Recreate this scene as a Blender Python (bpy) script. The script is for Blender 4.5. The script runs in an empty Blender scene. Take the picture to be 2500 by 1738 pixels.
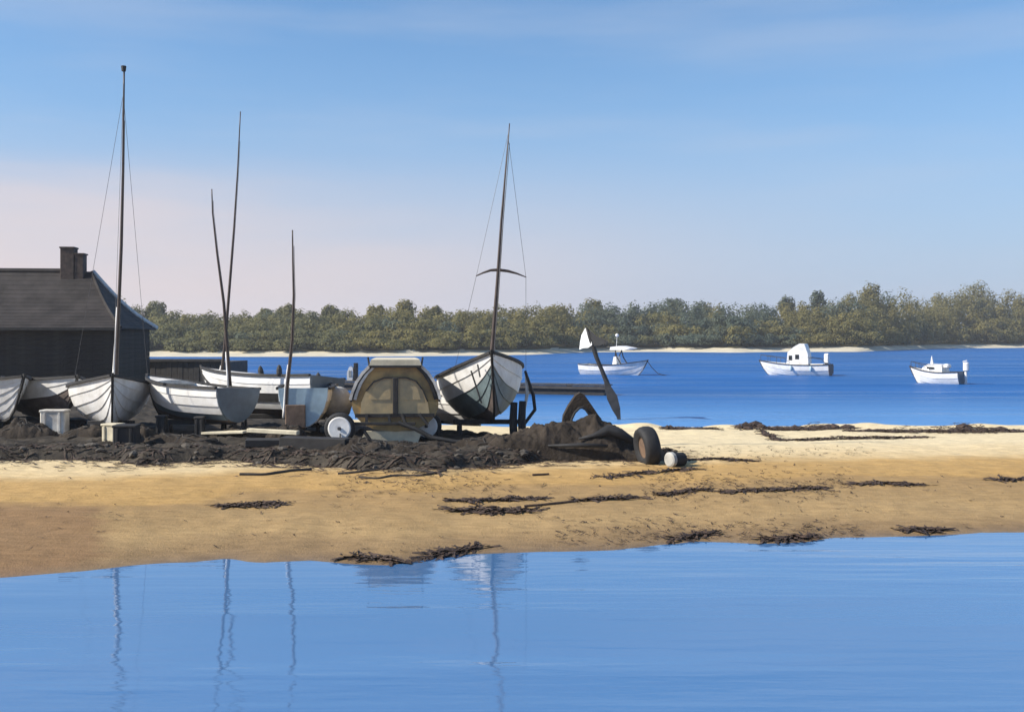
import bpy, bmesh, math, random
from mathutils import Vector, Matrix, noise as mnoise

# ------------------------------------------------------------------ camera, sky, sun, exposure
scene = bpy.context.scene
C = scene.collection
CAM_H, HOR, F, CX = 2.8, 822.0, 2680.0, 1250.0      # camera height, horizon row, focal length in photo pixels
cam_d = bpy.data.cameras.new("camera")
cam = bpy.data.objects.new("camera", cam_d); C.objects.link(cam)
cam.location = (0, 0, CAM_H); cam.rotation_euler = (math.radians(90), 0, 0)
cam_d.sensor_width = 36; cam_d.lens = 36 * F / 2500
cam_d.shift_y = -(869 - HOR) / 2500
cam_d.clip_start = 0.1; cam_d.clip_end = 3000
scene.camera = cam

SUN_EL, SUN_AZ = math.radians(36), math.radians(-103)   # azimuth clockwise from +Y (the view direction)
to_sun = Vector((math.sin(SUN_AZ) * math.cos(SUN_EL), math.cos(SUN_AZ) * math.cos(SUN_EL), math.sin(SUN_EL)))
world = bpy.data.worlds.new("World"); scene.world = world; world.use_nodes = True
wn, wl = world.node_tree.nodes, world.node_tree.links
wn.clear()
def wnode(t, **k):
    n = wn.new(t)
    for a, b in k.items(): setattr(n, a, b)
    return n
sky = wnode('ShaderNodeTexSky', sky_type='NISHITA', sun_disc=False)
sky.sun_elevation = SUN_EL; sky.sun_rotation = SUN_AZ % (2 * math.pi)
sky.air_density = 1.0; sky.dust_density = 0.3; sky.ozone_density = 3.0; sky.altitude = 0
hs = wnode('ShaderNodeHueSaturation'); hs.inputs['Saturation'].default_value = 1.2
hs.inputs['Value'].default_value = 1.2
wl.new(sky.outputs[0], hs.inputs['Color'])
# thin cloud veil: lies low over the horizon all round, whitest towards the sun's side
tc = wnode('ShaderNodeTexCoord')
sep = wnode('ShaderNodeSeparateXYZ'); wl.new(tc.outputs['Generated'], sep.inputs[0])
def wmath(op, a, b=None, clamp=False):
    n = wnode('ShaderNodeMath', operation=op); n.use_clamp = clamp
    for i, v in enumerate((a, b)):
        if v is None: continue
        if isinstance(v, (int, float)): n.inputs[i].default_value = v
        else: wl.new(v, n.inputs[i])
    return n.outputs[0]
def wrange(v, a, b, c=0.0, d=1.0):
    n = wnode('ShaderNodeMapRange', interpolation_type='SMOOTHSTEP'); wl.new(v, n.inputs['Value'])
    for k, x in zip(('From Min', 'From Max', 'To Min', 'To Max'), (a, b, c, d)): n.inputs[k].default_value = x
    return n.outputs[0]
mp = wnode('ShaderNodeMapping'); mp.inputs['Scale'].default_value = (1.2, 1.2, 9.0)
wl.new(tc.outputs['Generated'], mp.inputs[0])
nz = wnode('ShaderNodeTexNoise'); nz.inputs['Scale'].default_value = 1.7; nz.inputs['Detail'].default_value = 5
nz.inputs['Roughness'].default_value = 0.5; wl.new(mp.outputs[0], nz.inputs['Vector'])
zz = wmath('ADD', sep.outputs['Z'], wmath('MULTIPLY', wmath('SUBTRACT', nz.outputs[0], 0.5), 0.16))
low = wrange(zz, 0.185, 0.05)
dt = wmath('ADD', wmath('MULTIPLY', sep.outputs['X'], math.sin(SUN_AZ)), wmath('MULTIPLY', sep.outputs['Y'], math.cos(SUN_AZ)))
glow = wrange(dt, -0.62, 0.12, 0.10, 1.0)
veil = wmath('MULTIPLY', wmath('MULTIPLY', low, glow), 0.92)
def wmix(fac, c1, c2):
    n = wnode('ShaderNodeMixRGB')
    if isinstance(fac, float): n.inputs['Fac'].default_value = fac
    else: wl.new(fac, n.inputs['Fac'])
    wl.new(c1, n.inputs['Color1']); n.inputs['Color2'].default_value = c2; return n.outputs[0]
# pale blue summer haze over the whole horizon, then the pinkish veil on the sun's side
haze_f = wmath('MULTIPLY', wrange(sep.outputs['Z'], 0.34, -0.02), 0.85)
wisp = wmath('MULTIPLY', wrange(nz.outputs[0], 0.42, 0.70), 0.27)
c_ = wmix(haze_f, hs.outputs[0], (2.35, 3.4, 5.45, 1))
c_ = wmix(wisp, c_, (4.3, 4.75, 5.7, 1))
c_ = wmix(veil, c_, (6.0, 5.2, 5.2, 1))
class mx: outputs = [c_]
bg = wnode('ShaderNodeBackground'); bg.inputs['Strength'].default_value = 0.088
wl.new(mx.outputs[0], bg.inputs['Color'])
wo = wnode('ShaderNodeOutputWorld'); wl.new(bg.outputs[0], wo.inputs['Surface'])

sun_d = bpy.data.lights.new("sun", 'SUN'); sun_d.energy = 4.6; sun_d.angle = math.radians(0.53); sun_d.color = (1, 0.93, 0.82)
sun = bpy.data.objects.new("sun", sun_d); C.objects.link(sun)
sun.location = to_sun * 60
sun.rotation_euler = (-to_sun).to_track_quat('-Z', 'Y').to_euler()
scene.render.engine = 'CYCLES'
vs = scene.view_settings
vs.view_transform = 'Standard'; vs.look = 'None'; vs.exposure = 0.6; vs.gamma = 1.0; vs.use_curve_mapping = False

R = random.Random(7)
PI = math.pi

# ------------------------------------------------------------------ materials
def mat(name, col, rough=0.7, var=0.25, scale=6.0, bump=0.0, bscale=40.0, metallic=0.0, col2=None, spec=0.5, stretch=None):
    m = bpy.data.materials.new(name); m.use_nodes = True
    nt = m.node_tree; b = nt.nodes['Principled BSDF']
    b.inputs['Roughness'].default_value = rough; b.inputs['Metallic'].default_value = metallic
    b.inputs['Specular IOR Level'].default_value = spec
    tcn = nt.nodes.new('ShaderNodeTexCoord'); vec = tcn.outputs['Object']
    if stretch:
        mpn = nt.nodes.new('ShaderNodeMapping'); mpn.inputs['Scale'].default_value = stretch
        nt.links.new(vec, mpn.inputs[0]); vec = mpn.outputs[0]
    n = nt.nodes.new('ShaderNodeTexNoise'); n.inputs['Scale'].default_value = scale; n.inputs['Detail'].default_value = 6
    n.inputs['Roughness'].default_value = 0.62
    nt.links.new(vec, n.inputs['Vector'])
    r = nt.nodes.new('ShaderNodeValToRGB')
    c2 = col2 or tuple(c * (1 - var) for c in col)
    r.color_ramp.elements[0].position = 0.34; r.color_ramp.elements[0].color = (*c2, 1)
    r.color_ramp.elements[1].position = 0.66; r.color_ramp.elements[1].color = (*(min(1, c * (1 + var * 0.4)) for c in col), 1)
    nt.links.new(n.outputs[0], r.inputs[0]); nt.links.new(r.outputs[0], b.inputs['Base Color'])
    if bump:
        n2 = nt.nodes.new('ShaderNodeTexNoise'); n2.inputs['Scale'].default_value = bscale; n2.inputs['Detail'].default_value = 5
        nt.links.new(vec, n2.inputs['Vector'])
        bp = nt.nodes.new('ShaderNodeBump'); bp.inputs['Strength'].default_value = bump; bp.inputs['Distance'].default_value = 0.02
        nt.links.new(n2.outputs[0], bp.inputs['Height']); nt.links.new(bp.outputs[0], b.inputs['Normal'])
    return m
M = {}
M['white'] = mat('white_paint', (0.84, 0.83, 0.81), 0.45, 0.1, 4, 0.15, 60, col2=(0.66, 0.64, 0.60), stretch=(0.5, 1.6, 0.8))
M['offwhite'] = mat('aged_white_paint', (0.72, 0.69, 0.62), 0.55, 0.3, 3, 0.2, 60, col2=(0.42, 0.38, 0.33))
M['greyblue'] = mat('grey_blue_paint_and_shade', (0.10, 0.135, 0.165), 0.5, 0.3, 3, 0.15, 50)  # plank paint, also the shade on transoms put into the colour
M['tealgrey'] = mat('grey_teal_hull_shade', (0.15, 0.20, 0.215), 0.55, 0.35, 3, 0.2, 40)  # blue-grey shade of the crosstree dinghy, painted into its lower planks
M['paleblue'] = mat('pale_blue_paint', (0.38, 0.52, 0.60), 0.5, 0.25, 3, 0.15, 50)
M['dark'] = mat('tarred_wood', (0.025, 0.023, 0.022), 0.7, 0.5, 5, 0.4, 40)
M['darkgrey'] = mat('weathered_dark_timber', (0.055, 0.050, 0.047), 0.8, 0.45, 4, 0.5, 30)
M['brown'] = mat('brown_wood', (0.16, 0.105, 0.07), 0.65, 0.4, 5, 0.3, 30)
M['antifoul_and_shade'] = mat('brown_hull_paint_and_shade', (0.11, 0.085, 0.075), 0.75, 0.45, 4, 0.4, 25)  # bottom paint; on the rowing boat also its side shading, painted brown
M['ochre'] = mat('ochre_varnish', (0.40, 0.265, 0.095), 0.45, 0.4, 3, 0.2, 30, col2=(0.22, 0.15, 0.065))
M['tanpane'] = mat('dusty_tan_panel', (0.46, 0.34, 0.17), 0.35, 0.4, 3, 0.1, 30, col2=(0.28, 0.23, 0.14))
M['cream'] = mat('cream_paint', (0.70, 0.62, 0.44), 0.6, 0.25, 4, 0.2, 40)
M['mast'] = mat('dark_varnished_spar', (0.060, 0.040, 0.030), 0.5, 0.4, 6, 0.1, 40)
M['black'] = mat('black_rubber', (0.015, 0.015, 0.016), 0.75, 0.4, 8, 0.3, 50)
M['steel'] = mat('galvanised_steel', (0.10, 0.10, 0.105), 0.5, 0.4, 8, 0.1, 50, metallic=0.6)
M['tarp'] = mat('dark_tarpaulin', (0.048, 0.038, 0.029), 0.9, 0.5, 2.5, 0.9, 22, spec=0.15)
M['slate'] = mat('dark_slate', (0.040, 0.034, 0.031), 0.75, 0.5, 1.3, 0.4, 14, spec=0.25)
M['board'] = mat('dark_wall_board', (0.040, 0.033, 0.027), 0.8, 0.5, 1.5, 0.5, 14, spec=0.25)  # dark brown boards for the house walls
M['brick'] = mat('sooty_brick', (0.085, 0.060, 0.048), 0.9, 0.45, 5, 0.6, 20)
M['pale_hip'] = mat('pale_hip_cap', (0.62, 0.61, 0.58), 0.7, 0.25, 5, 0.3, 20)
M['glass'] = mat('dark_window_glass', (0.02, 0.025, 0.03), 0.08, 0.2, 4)
M['rope'] = mat('dark_rope', (0.05, 0.043, 0.036), 0.9, 0.4, 30, 0.5, 120)
M['weed'] = mat('dry_seaweed', (0.062, 0.037, 0.023), 0.75, 0.55, 9, 0.3, 40)
M['stone'] = mat('dark_stone', (0.080, 0.068, 0.053), 0.85, 0.5, 4, 0.6, 25)
M['bank'] = mat('shingle_mud_and_shade', (0.062, 0.052, 0.040), 0.95, 0.6, 2.2, 1.0, 16, col2=(0.020, 0.018, 0.016), spec=0.15)  # dark mud and stones, with the boats' shade mixed into the colour
M['bark'] = mat('bark', (0.07, 0.055, 0.04), 0.9, 0.4, 5)
M['red'] = mat('dark_red_brown_paint', (0.075, 0.040, 0.036), 0.5, 0.4, 4)
M['flagwhite'] = mat('white_cloth', (0.80, 0.80, 0.78), 0.8, 0.1, 6)
M['canvas'] = mat('pale_grey_canvas', (0.44, 0.43, 0.39), 0.85, 0.35, 3, 0.5, 18)

def foliage(name, c1, c2):
    m = bpy.data.materials.new(name); m.use_nodes = True; nt = m.node_tree; b = nt.nodes['Principled BSDF']
    b.inputs['Roughness'].default_value = 0.8; b.inputs['Specular IOR Level'].default_value = 0.1
    g = nt.nodes.new('ShaderNodeNewGeometry'); n = nt.nodes.new('ShaderNodeTexNoise')
    n.inputs['Scale'].default_value = 0.16; n.inputs['Detail'].default_value = 4; n.inputs['Roughness'].default_value = 0.7
    nt.links.new(g.outputs['Position'], n.inputs['Vector'])
    r = nt.nodes.new('ShaderNodeValToRGB')
    r.color_ramp.elements[0].position = 0.38; r.color_ramp.elements[0].color = (*c1, 1)
    r.color_ramp.elements[1].position = 0.62; r.color_ramp.elements[1].color = (*c2, 1)
    nt.links.new(n.outputs[0], r.inputs[0]); nt.links.new(r.outputs[0], b.inputs['Base Color'])
    t = nt.nodes.new('ShaderNodeBsdfTranslucent'); nt.links.new(r.outputs[0], t.inputs['Color'])
    mx_ = nt.nodes.new('ShaderNodeMixShader'); mx_.inputs[0].default_value = 0.5
    nt.links.new(b.outputs[0], mx_.inputs[1]); nt.links.new(t.outputs[0], mx_.inputs[2]); nt.links.new(mx_.outputs[0], nt.nodes['Material Output'].inputs['Surface'])
    return m
M['leaf_olive'] = foliage('olive_foliage', (0.205, 0.190, 0.078), (0.275, 0.240, 0.095))
M['leaf_green'] = foliage('grey_green_foliage', (0.17, 0.172, 0.085), (0.23, 0.215, 0.095))
M['leaf_blue'] = foliage('blue_green_foliage', (0.115, 0.150, 0.115), (0.17, 0.185, 0.115))

# ------------------------------------------------------------------ mesh helpers
class MB:
    def __init__(s): s.v = []; s.f = []
    def add(s, vs_, fs_):
        o = len(s.v); s.v += [tuple(v) for v in vs_]; s.f += [tuple(i + o for i in f) for f in fs_]; return s
    def box(s, c, sz, rot=None):
        x, y, z = (a / 2 for a in sz)
        vs_ = [Vector((i * x, j * y, k * z)) for i in (-1, 1) for j in (-1, 1) for k in (-1, 1)]
        if rot is not None: vs_ = [rot @ v for v in vs_]
        vs_ = [v + Vector(c) for v in vs_]
        return s.add(vs_, [(0, 1, 3, 2), (4, 6, 7, 5), (0, 4, 5, 1), (2, 3, 7, 6), (0, 2, 6, 4), (1, 5, 7, 3)])
    def bbox(s, c, sz, bev=0.01, rot=None):
        """box with chamfered edges"""
        bm = bmesh.new(); bmesh.ops.create_cube(bm, size=1)
        for v in bm.verts: v.co = Vector((v.co.x * sz[0], v.co.y * sz[1], v.co.z * sz[2]))
        bmesh.ops.bevel(bm, geom=list(bm.edges), offset=min(bev, min(sz) * 0.45), segments=1, affect='EDGES')
        bm.verts.index_update()
        vs_ = [(rot @ v.co if rot is not None else v.co) + Vector(c) for v in bm.verts]
        fs_ = [[v.index for v in f.verts] for f in bm.faces]; bm.free()
        return s.add(vs_, fs_)
    def bar(s, a, b, w, h=None, up=(0, 0, 1), bev=None):
        a, b = Vector(a), Vector(b); d = b - a; L = d.length
        if L < 1e-6: return s
        x = d / L; u = Vector(up)
        if abs(x.dot(u)) > 0.97: u = Vector((0, 1, 0))
        y = u.cross(x).normalized(); z = x.cross(y)
        rot = Matrix((x, y, z)).transposed()
        if bev: return s.bbox((a + b) / 2, (L, w, h or w), bev, rot)
        return s.box((a + b) / 2, (L, w, h or w), rot)
    def tube(s, pts, rad, n=8, caps=True):
        pts = [Vector(p) for p in pts]; rs = rad if isinstance(rad, (list, tuple)) else [rad] * len(pts)
        rings = []; prev = None
        for i, p in enumerate(pts):
            t = (pts[min(i + 1, len(pts) - 1)] - pts[max(i - 1, 0)]).normalized()
            if prev is None:
                u = Vector((0, 0, 1)) if abs(t.z) < 0.9 else Vector((0, 1, 0)); u = (u - t * u.dot(t)).normalized()
            else: u = (prev - t * prev.dot(t)).normalized()
            prev = u; w = t.cross(u)
            rings.append([p + (u * math.cos(2 * PI * k / n) + w * math.sin(2 * PI * k / n)) * rs[i] for k in range(n)])
        return s.loft(rings, caps)
    def loft(s, rings, caps=True, closed=True):
        n = len(rings[0]); vs_ = [v for r in rings for v in r]; fs_ = []
        for i in range(len(rings) - 1):
            for k in range(n if closed else n - 1):
                k2 = (k + 1) % n
                fs_.append((i * n + k, i * n + k2, (i + 1) * n + k2, (i + 1) * n + k))
        if caps and closed:
            fs_.append(tuple(range(n))[::-1]); fs_.append(tuple((len(rings) - 1) * n + k for k in range(n)))
        return s.add(vs_, fs_)
    def lathe(s, prof, n=24, axis='z'):
        rings = []
        for k in range(n):
            a = 2 * PI * k / n
            rings.append([(r * math.cos(a), r * math.sin(a), z) if axis == 'z' else (z, r * math.cos(a), r * math.sin(a)) for r, z in prof])
        m = len(prof); vs_ = [v for r in rings for v in r]; fs_ = []
        for k in range(n):
            k2 = (k + 1) % n
            for j in range(m - 1): fs_.append((k * m + j, k2 * m + j, k2 * m + j + 1, k * m + j + 1))
        return s.add(vs_, fs_)
    def build(s, name, material, parent=None, smooth=False, fix=True):
        me = bpy.data.meshes.new(name); me.from_pydata([tuple(v) for v in s.v], [], s.f)
        if fix:
            bm = bmesh.new(); bm.from_mesh(me); bmesh.ops.recalc_face_normals(bm, faces=bm.faces); bm.to_mesh(me); bm.free()
        me.materials.append(M[material] if isinstance(material, str) else material)
        if smooth:
            for p in me.polygons: p.use_smooth = True
            if smooth == 'auto': me.set_sharp_from_angle(angle=math.radians(38))
        o = bpy.data.objects.new(name, me); C.objects.link(o)
        if parent: o.parent = parent
        return o
def tag(o, label=None, cat=None, group=None, kind=None):
    for k, v in (('label', label), ('category', cat), ('group', group), ('kind', kind)):
        if v: o[k] = v
    return o
def empty(name, loc, rz=0, rx=0, ry=0):
    o = bpy.data.objects.new(name, None); C.objects.link(o); o.empty_display_size = 0.2
    o.location = loc; o.rotation_euler = (rx, ry, rz); return o
def smooth01(t): t = max(0, min(1, t)); return t * t * (3 - 2 * t)
def interp(pts, x):
    if x <= pts[0][0]: return pts[0][1]
    for (a, b), (c, d) in zip(pts, pts[1:]):
        if x <= c: return b + (d - b) * (x - a) / (c - a)
    return pts[-1][1]
def at(px, py, d): return Vector(((px - CX) * d / F, d, CAM_H - (py - HOR) * d / F))
def flat(px, py, z=0.0): return at(px, py, F * (CAM_H - z) / (py - HOR))
def fn(x, y, z=0.0, o=3): return mnoise.fractal(Vector((x, y, z)), 0.9, 2.0, o)

# ------------------------------------------------------------------ sand spit
near_px = [(0, 1410), (100, 1403), (200, 1396), (300, 1384), (400, 1374), (470, 1372), (520, 1366), (560, 1362), (610, 1372), (640, 1374), (760, 1367), (850, 1376),
           (950, 1379), (1040, 1366), (1110, 1352), (1200, 1350), (1350, 1346), (1500, 1342), (1600, 1330), (1700, 1321), (1850, 1327), (1970, 1324),
           (2030, 1313), (2200, 1310), (2330, 1306), (2400, 1301), (2500, 1301)]
NEAR = sorted((p.x, p.y) for p in (flat(*q) for q in near_px))
NEAR = [(-90, 6.0), (-20, 11.0)] + NEAR + [(20, 17.0), (90, 22.0)]
FAR = [(-90, 85), (-24, 66), (-17, 60), (-13.6, 52), (-8, 40), (-3, 35), (0, 34.2), (5, 34.0), (10, 34.2), (30, 36), (90, 44)]
def gz(x, y):
    a = y - interp(NEAR, x); b = interp(FAR, x) - y
    f = 0.10 * a if a < 0 else 0.55 * (1 - math.exp(-a / 5.0))
    g = 0.07 * b if b < 0 else 0.55 * (1 - math.exp(-b / 8.5))
    z = min(f, g); k = 0.06
    h = max(0, min(1, 0.5 + 0.5 * (g - f) / (k * 3)))
    z = g + (f - g) * h - k * 1.5 * h * (1 - h) * 0.6
    if x < -9: z += 0.5 * smooth01((-9 - x) / 8) * smooth01((y - 24) / 10)
    if x > 1.5: z += 0.22 * smooth01((x - 1.5) / 2) * max(0, fn(x * 0.42 + 3.1, y * 0.5, 8, 2) + 0.15) * smooth01((b - 0.3) / 1.2) * smooth01((6.5 - b) / 3)
    amp = 0.2 + 0.8 * smooth01(a / 3)
    return z + 0.035 * amp * fn(x * 0.35, y * 0.8) + 0.012 * amp * fn(x * 2.1, y * 2.6, 4)
def ground(px, py, lift=0.0):
    z = 0.3
    for _ in range(12):
        p = flat(px, py, z); z = gz(p.x, p.y)
    return Vector((p.x, p.y, z + lift))

def axis(lo, hi, a, b, fine, coarse):
    v = []; x = lo
    while x < hi:
        v.append(x); x += fine if a <= x <= b else coarse
    return v + [hi]
xs = axis(-90, 90, -11, 11, 0.11, 2.0); ys = axis(4, 88, 9.5, 36, 0.11, 1.0)
sv = [(x, y, gz(x, y)) for y in ys for x in xs]; nx = len(xs)
sf = [(j * nx + i, j * nx + i + 1, (j + 1) * nx + i + 1, (j + 1) * nx + i) for j in range(len(ys) - 1) for i in range(nx - 1)]
mb = MB(); mb.add(sv, sf)
def sand_mat():
    m = bpy.data.materials.new('beach_sand'); m.use_nodes = True; nt = m.node_tree; N, L = nt.nodes, nt.links; b = N['Principled BSDF']
    at_ = N.new('ShaderNodeAttribute'); at_.attribute_name = 'from_shore'
    g = N.new('ShaderNodeNewGeometry')
    mp_ = N.new('ShaderNodeMapping'); mp_.inputs['Scale'].default_value = (0.35, 1.0, 1.0); L.new(g.outputs['Position'], mp_.inputs[0])
    n1 = N.new('ShaderNodeTexNoise'); n1.inputs['Scale'].default_value = 0.8; n1.inputs['Detail'].default_value = 7; n1.inputs['Roughness'].default_value = 0.6
    L.new(mp_.outputs[0], n1.inputs['Vector'])
    ma = N.new('ShaderNodeMath'); ma.operation = 'MULTIPLY_ADD'; L.new(n1.outputs[0], ma.inputs[0]); ma.inputs[1].default_value = 2.6; L.new(at_.outputs['Fac'], ma.inputs[2])
    mr = N.new('ShaderNodeMapRange'); L.new(ma.outputs[0], mr.inputs['Value']); mr.inputs['From Min'].default_value = 0.0; mr.inputs['From Max'].default_value = 14.0
    r = N.new('ShaderNodeValToRGB'); L.new(mr.outputs[0], r.inputs[0]); e = r.color_ramp.elements
    def q(d): return (d + 1.3) / 14.0
    e[0].position = q(-0.6); e[0].color = (0.17, 0.115, 0.065, 1)
    e[1].position = q(0.5); e[1].color = (0.28, 0.185, 0.088, 1)
    for d, c in ((1.5, (0.39, 0.262, 0.118)), (2.6, (0.345, 0.228, 0.10)), (3.7, (0.35, 0.225, 0.095)), (4.1, (0.45, 0.28, 0.10)), (5.6, (0.48, 0.305, 0.115)), (6.6, (0.66, 0.50, 0.27)), (9.5, (0.72, 0.595, 0.37))):
        el = e.new(q(d)); el.color = (*c, 1)
    # damp brown patches and pale dry scuffs
    n2 = N.new('ShaderNodeTexNoise'); n2.inputs['Scale'].default_value = 0.42; n2.inputs['Detail'].default_value = 6; L.new(mp_.outputs[0], n2.inputs['Vector'])
    sx = N.new('ShaderNodeSeparateXYZ'); L.new(g.outputs['Position'], sx.inputs[0])
    def mrange(v, a, b_):
        n_ = N.new('ShaderNodeMapRange'); n_.interpolation_type = 'SMOOTHSTEP'; L.new(v, n_.inputs['Value'])
        n_.inputs['From Min'].default_value = a; n_.inputs['From Max'].default_value = b_; return n_.outputs[0]
    def mul(a, b_, op='MULTIPLY'):
        n_ = N.new('ShaderNodeMath'); n_.operation = op
        for i, v in enumerate((a, b_)):
            if isinstance(v, (int, float)): n_.inputs[i].default_value = v
            else: L.new(v, n_.inputs[i])
        return n_.outputs[0]
    ex = mul(sx.outputs['X'], mul(mul(n2.outputs[0], 0.5, 'SUBTRACT'), 7.0), 'ADD')
    wet = mul(mrange(ex, -5.0, -5.5), mrange(ma.outputs[0], 5.6, 4.6))
    mxa = N.new('ShaderNodeMixRGB'); L.new(mul(wet, 0.85), mxa.inputs['Fac']); L.new(r.outputs[0], mxa.inputs['Color1']); mxa.inputs['Color2'].default_value = (0.245, 0.145, 0.068, 1)
    n3 = N.new('ShaderNodeTexNoise'); n3.inputs['Scale'].default_value = 9.0; n3.inputs['Detail'].default_value = 8; n3.inputs['Roughness'].default_value = 0.75; L.new(mp_.outputs[0], n3.inputs['Vector'])
    mxb = N.new('ShaderNodeMixRGB'); mxb.blend_type = 'MULTIPLY'; mxb.inputs['Fac'].default_value = 0.75; L.new(mxa.outputs[0], mxb.inputs['Color1'])
    r3 = N.new('ShaderNodeValToRGB'); r3.color_ramp.elements[0].position = 0.3; r3.color_ramp.elements[0].color = (0.62, 0.60, 0.57, 1); r3.color_ramp.elements[1].position = 0.62; r3.color_ramp.elements[1].color = (1.1, 1.1, 1.1, 1)
    L.new(n3.outputs[0], r3.inputs[0]); L.new(r3.outputs[0], mxb.inputs['Color2'])
    L.new(mxb.outputs[0], b.inputs['Base Color'])
    rr = N.new('ShaderNodeMapRange'); L.new(at_.outputs['Fac'], rr.inputs['Value']); rr.inputs['From Min'].default_value = 0; rr.inputs['From Max'].default_value = 0.5; rr.inputs['To Min'].default_value = 0.35; rr.inputs['To Max'].default_value = 0.92
    L.new(rr.outputs[0], b.inputs['Roughness']); b.inputs['Specular IOR Level'].default_value = 0.25
    n4 = N.new('ShaderNodeTexNoise'); n4.inputs['Scale'].default_value = 22; n4.inputs['Detail'].default_value = 7; n4.inputs['Roughness'].default_value = 0.7; L.new(g.outputs['Position'], n4.inputs['Vector'])
    n5 = N.new('ShaderNodeTexVoronoi'); n5.inputs['Scale'].default_value = 3.2; n5.feature = 'SMOOTH_F1'; L.new(g.outputs['Position'], n5.inputs['Vector'])
    hh = N.new('ShaderNodeMath'); hh.operation = 'MULTIPLY_ADD'; L.new(n5.outputs['Distance'], hh.inputs[0]); hh.inputs[1].default_value = 1.6; L.new(n4.outputs[0], hh.inputs[2])
    bp = N.new('ShaderNodeBump'); bp.inputs['Strength'].default_value = 0.6; bp.inputs['Distance'].default_value = 0.035; L.new(hh.outputs[0], bp.inputs['Height']); L.new(bp.outputs[0], b.inputs['Normal'])
    return m
beach = mb.build('beach', sand_mat(), smooth=True)
at_ = beach.data.attributes.new('from_shore', 'FLOAT', 'POINT')
at_.data.foreach_set('value', [y - interp(NEAR, x) for x, y, z in sv])
tag(beach, 'golden and cream sand spit between the calm foreground water and the bay', 'beach', kind='structure')

# ------------------------------------------------------------------ water
def water_mat(name, col, rough, wscale, amp, ystretch, ior=1.33, spec=0.5, fine=0.3, shallow=None):
    m = bpy.data.materials.new(name); m.use_nodes = True; nt = m.node_tree; N, L = nt.nodes, nt.links; b = N['Principled BSDF']
    b.inputs['Roughness'].default_value = rough; b.inputs['IOR'].default_value = ior; b.inputs['Specular IOR Level'].default_value = spec
    g = N.new('ShaderNodeNewGeometry')
    def nz_(scale, st, det=3, rgh=0.5):
        mp_ = N.new('ShaderNodeMapping'); mp_.inputs['Scale'].default_value = st; L.new(g.outputs['Position'], mp_.inputs[0])
        n_ = N.new('ShaderNodeTexNoise'); n_.inputs['Scale'].default_value = scale; n_.inputs['Detail'].default_value = det; n_.inputs['Roughness'].default_value = rgh
        L.new(mp_.outputs[0], n_.inputs['Vector']); return n_.outputs[0]
    h1 = nz_(wscale, (0.14 * ystretch, 1, 1), 2); h2 = nz_(wscale * 4.5, (0.3 * ystretch, 1, 1), 3)
    calm = nz_(0.16, (0.35, 1.3, 1), 4)
    mr = N.new('ShaderNodeMapRange'); mr.interpolation_type = 'SMOOTHSTEP'; L.new(calm, mr.inputs['Value']); mr.inputs['From Min'].default_value = 0.45; mr.inputs['From Max'].default_value = 0.66
    mr.inputs['To Min'].default_value = 0.3; mr.inputs['To Max'].default_value = 1.25
    ad = N.new('ShaderNodeMath'); ad.operation = 'MULTIPLY_ADD'; L.new(h2, ad.inputs[0]); ad.inputs[1].default_value = fine; L.new(h1, ad.inputs[2])
    ml = N.new('ShaderNodeMath'); ml.operation = 'MULTIPLY'; L.new(ad.outputs[0], ml.inputs[0]); L.new(mr.outputs[0], ml.inputs[1])
    bp = N.new('ShaderNodeBump'); bp.inputs['Strength'].default_value = 1.0; bp.inputs['Distance'].default_value = amp
    L.new(ml.outputs[0], bp.inputs['Height']); L.new(bp.outputs[0], b.inputs['Normal'])
    if shallow:
        ln = nz_(0.22, (0.12, 1.0, 1), 6, 0.65); mr2 = N.new('ShaderNodeMapRange'); L.new(ln, mr2.inputs['Value'])
        for k_, v_ in zip(('From Min', 'From Max', 'To Min', 'To Max'), (0.36, 0.64, rough - 0.2, rough + 0.12)): mr2.inputs[k_].default_value = v_
        L.new(mr2.outputs[0], b.inputs['Roughness'])
    cv = nz_(0.10, (0.3, 1, 1), 4)
    r = N.new('ShaderNodeValToRGB'); r.color_ramp.elements[0].position = 0.35; r.color_ramp.elements[0].color = (*(c * 0.86 for c in col), 1)
    r.color_ramp.elements[1].position = 0.65; r.color_ramp.elements[1].color = (*(c * 1.1 for c in col), 1)
    L.new(cv, r.inputs[0]); out = r.outputs[0]
    if shallow:
        sx = N.new('ShaderNodeSeparateXYZ'); L.new(g.outputs['Position'], sx.inputs[0])
        ms = N.new('ShaderNodeMapRange'); ms.interpolation_type = 'SMOOTHSTEP'; L.new(sx.outputs['Y'], ms.inputs['Value'])
        ms.inputs['From Min'].default_value = 56; ms.inputs['From Max'].default_value = 34
        mx_ = N.new('ShaderNodeMixRGB'); L.new(ms.outputs[0], mx_.inputs['Fac']); L.new(out, mx_.inputs['Color1']); mx_.inputs['Color2'].default_value = (*shallow, 1); out = mx_.outputs[0]
    L.new(out, b.inputs['Base Color'])
    return m
bay_m = water_mat('bay_water', (0.014, 0.104, 0.32), 0.42, 1.6, 0.2, 1.6, 1.33, 0.10, 0.3, (0.10, 0.25, 0.50))
pool_m = water_mat('pool_water', (0.070, 0.170, 0.345), 0.03, 1.7, 0.026, 0.7, 2.5, 0.5, 0.22)
mb = MB(); mb.add([(-500, 27, 0), (500, 27, 0), (500, 700, 0), (-500, 700, 0)], [(0, 1, 2, 3)])
tag(mb.build('bay_water', bay_m), 'deep blue rippled water of the bay beyond the sand', 'water', kind='structure')
mb = MB(); mb.add([(-500, -60, 0), (500, -60, 0), (500, 27, 0), (-500, 27, 0)], [(0, 1, 2, 3)])
tag(mb.build('foreground_water', pool_m), 'calm pale blue water in front of the sand', 'water', kind='structure')

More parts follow.
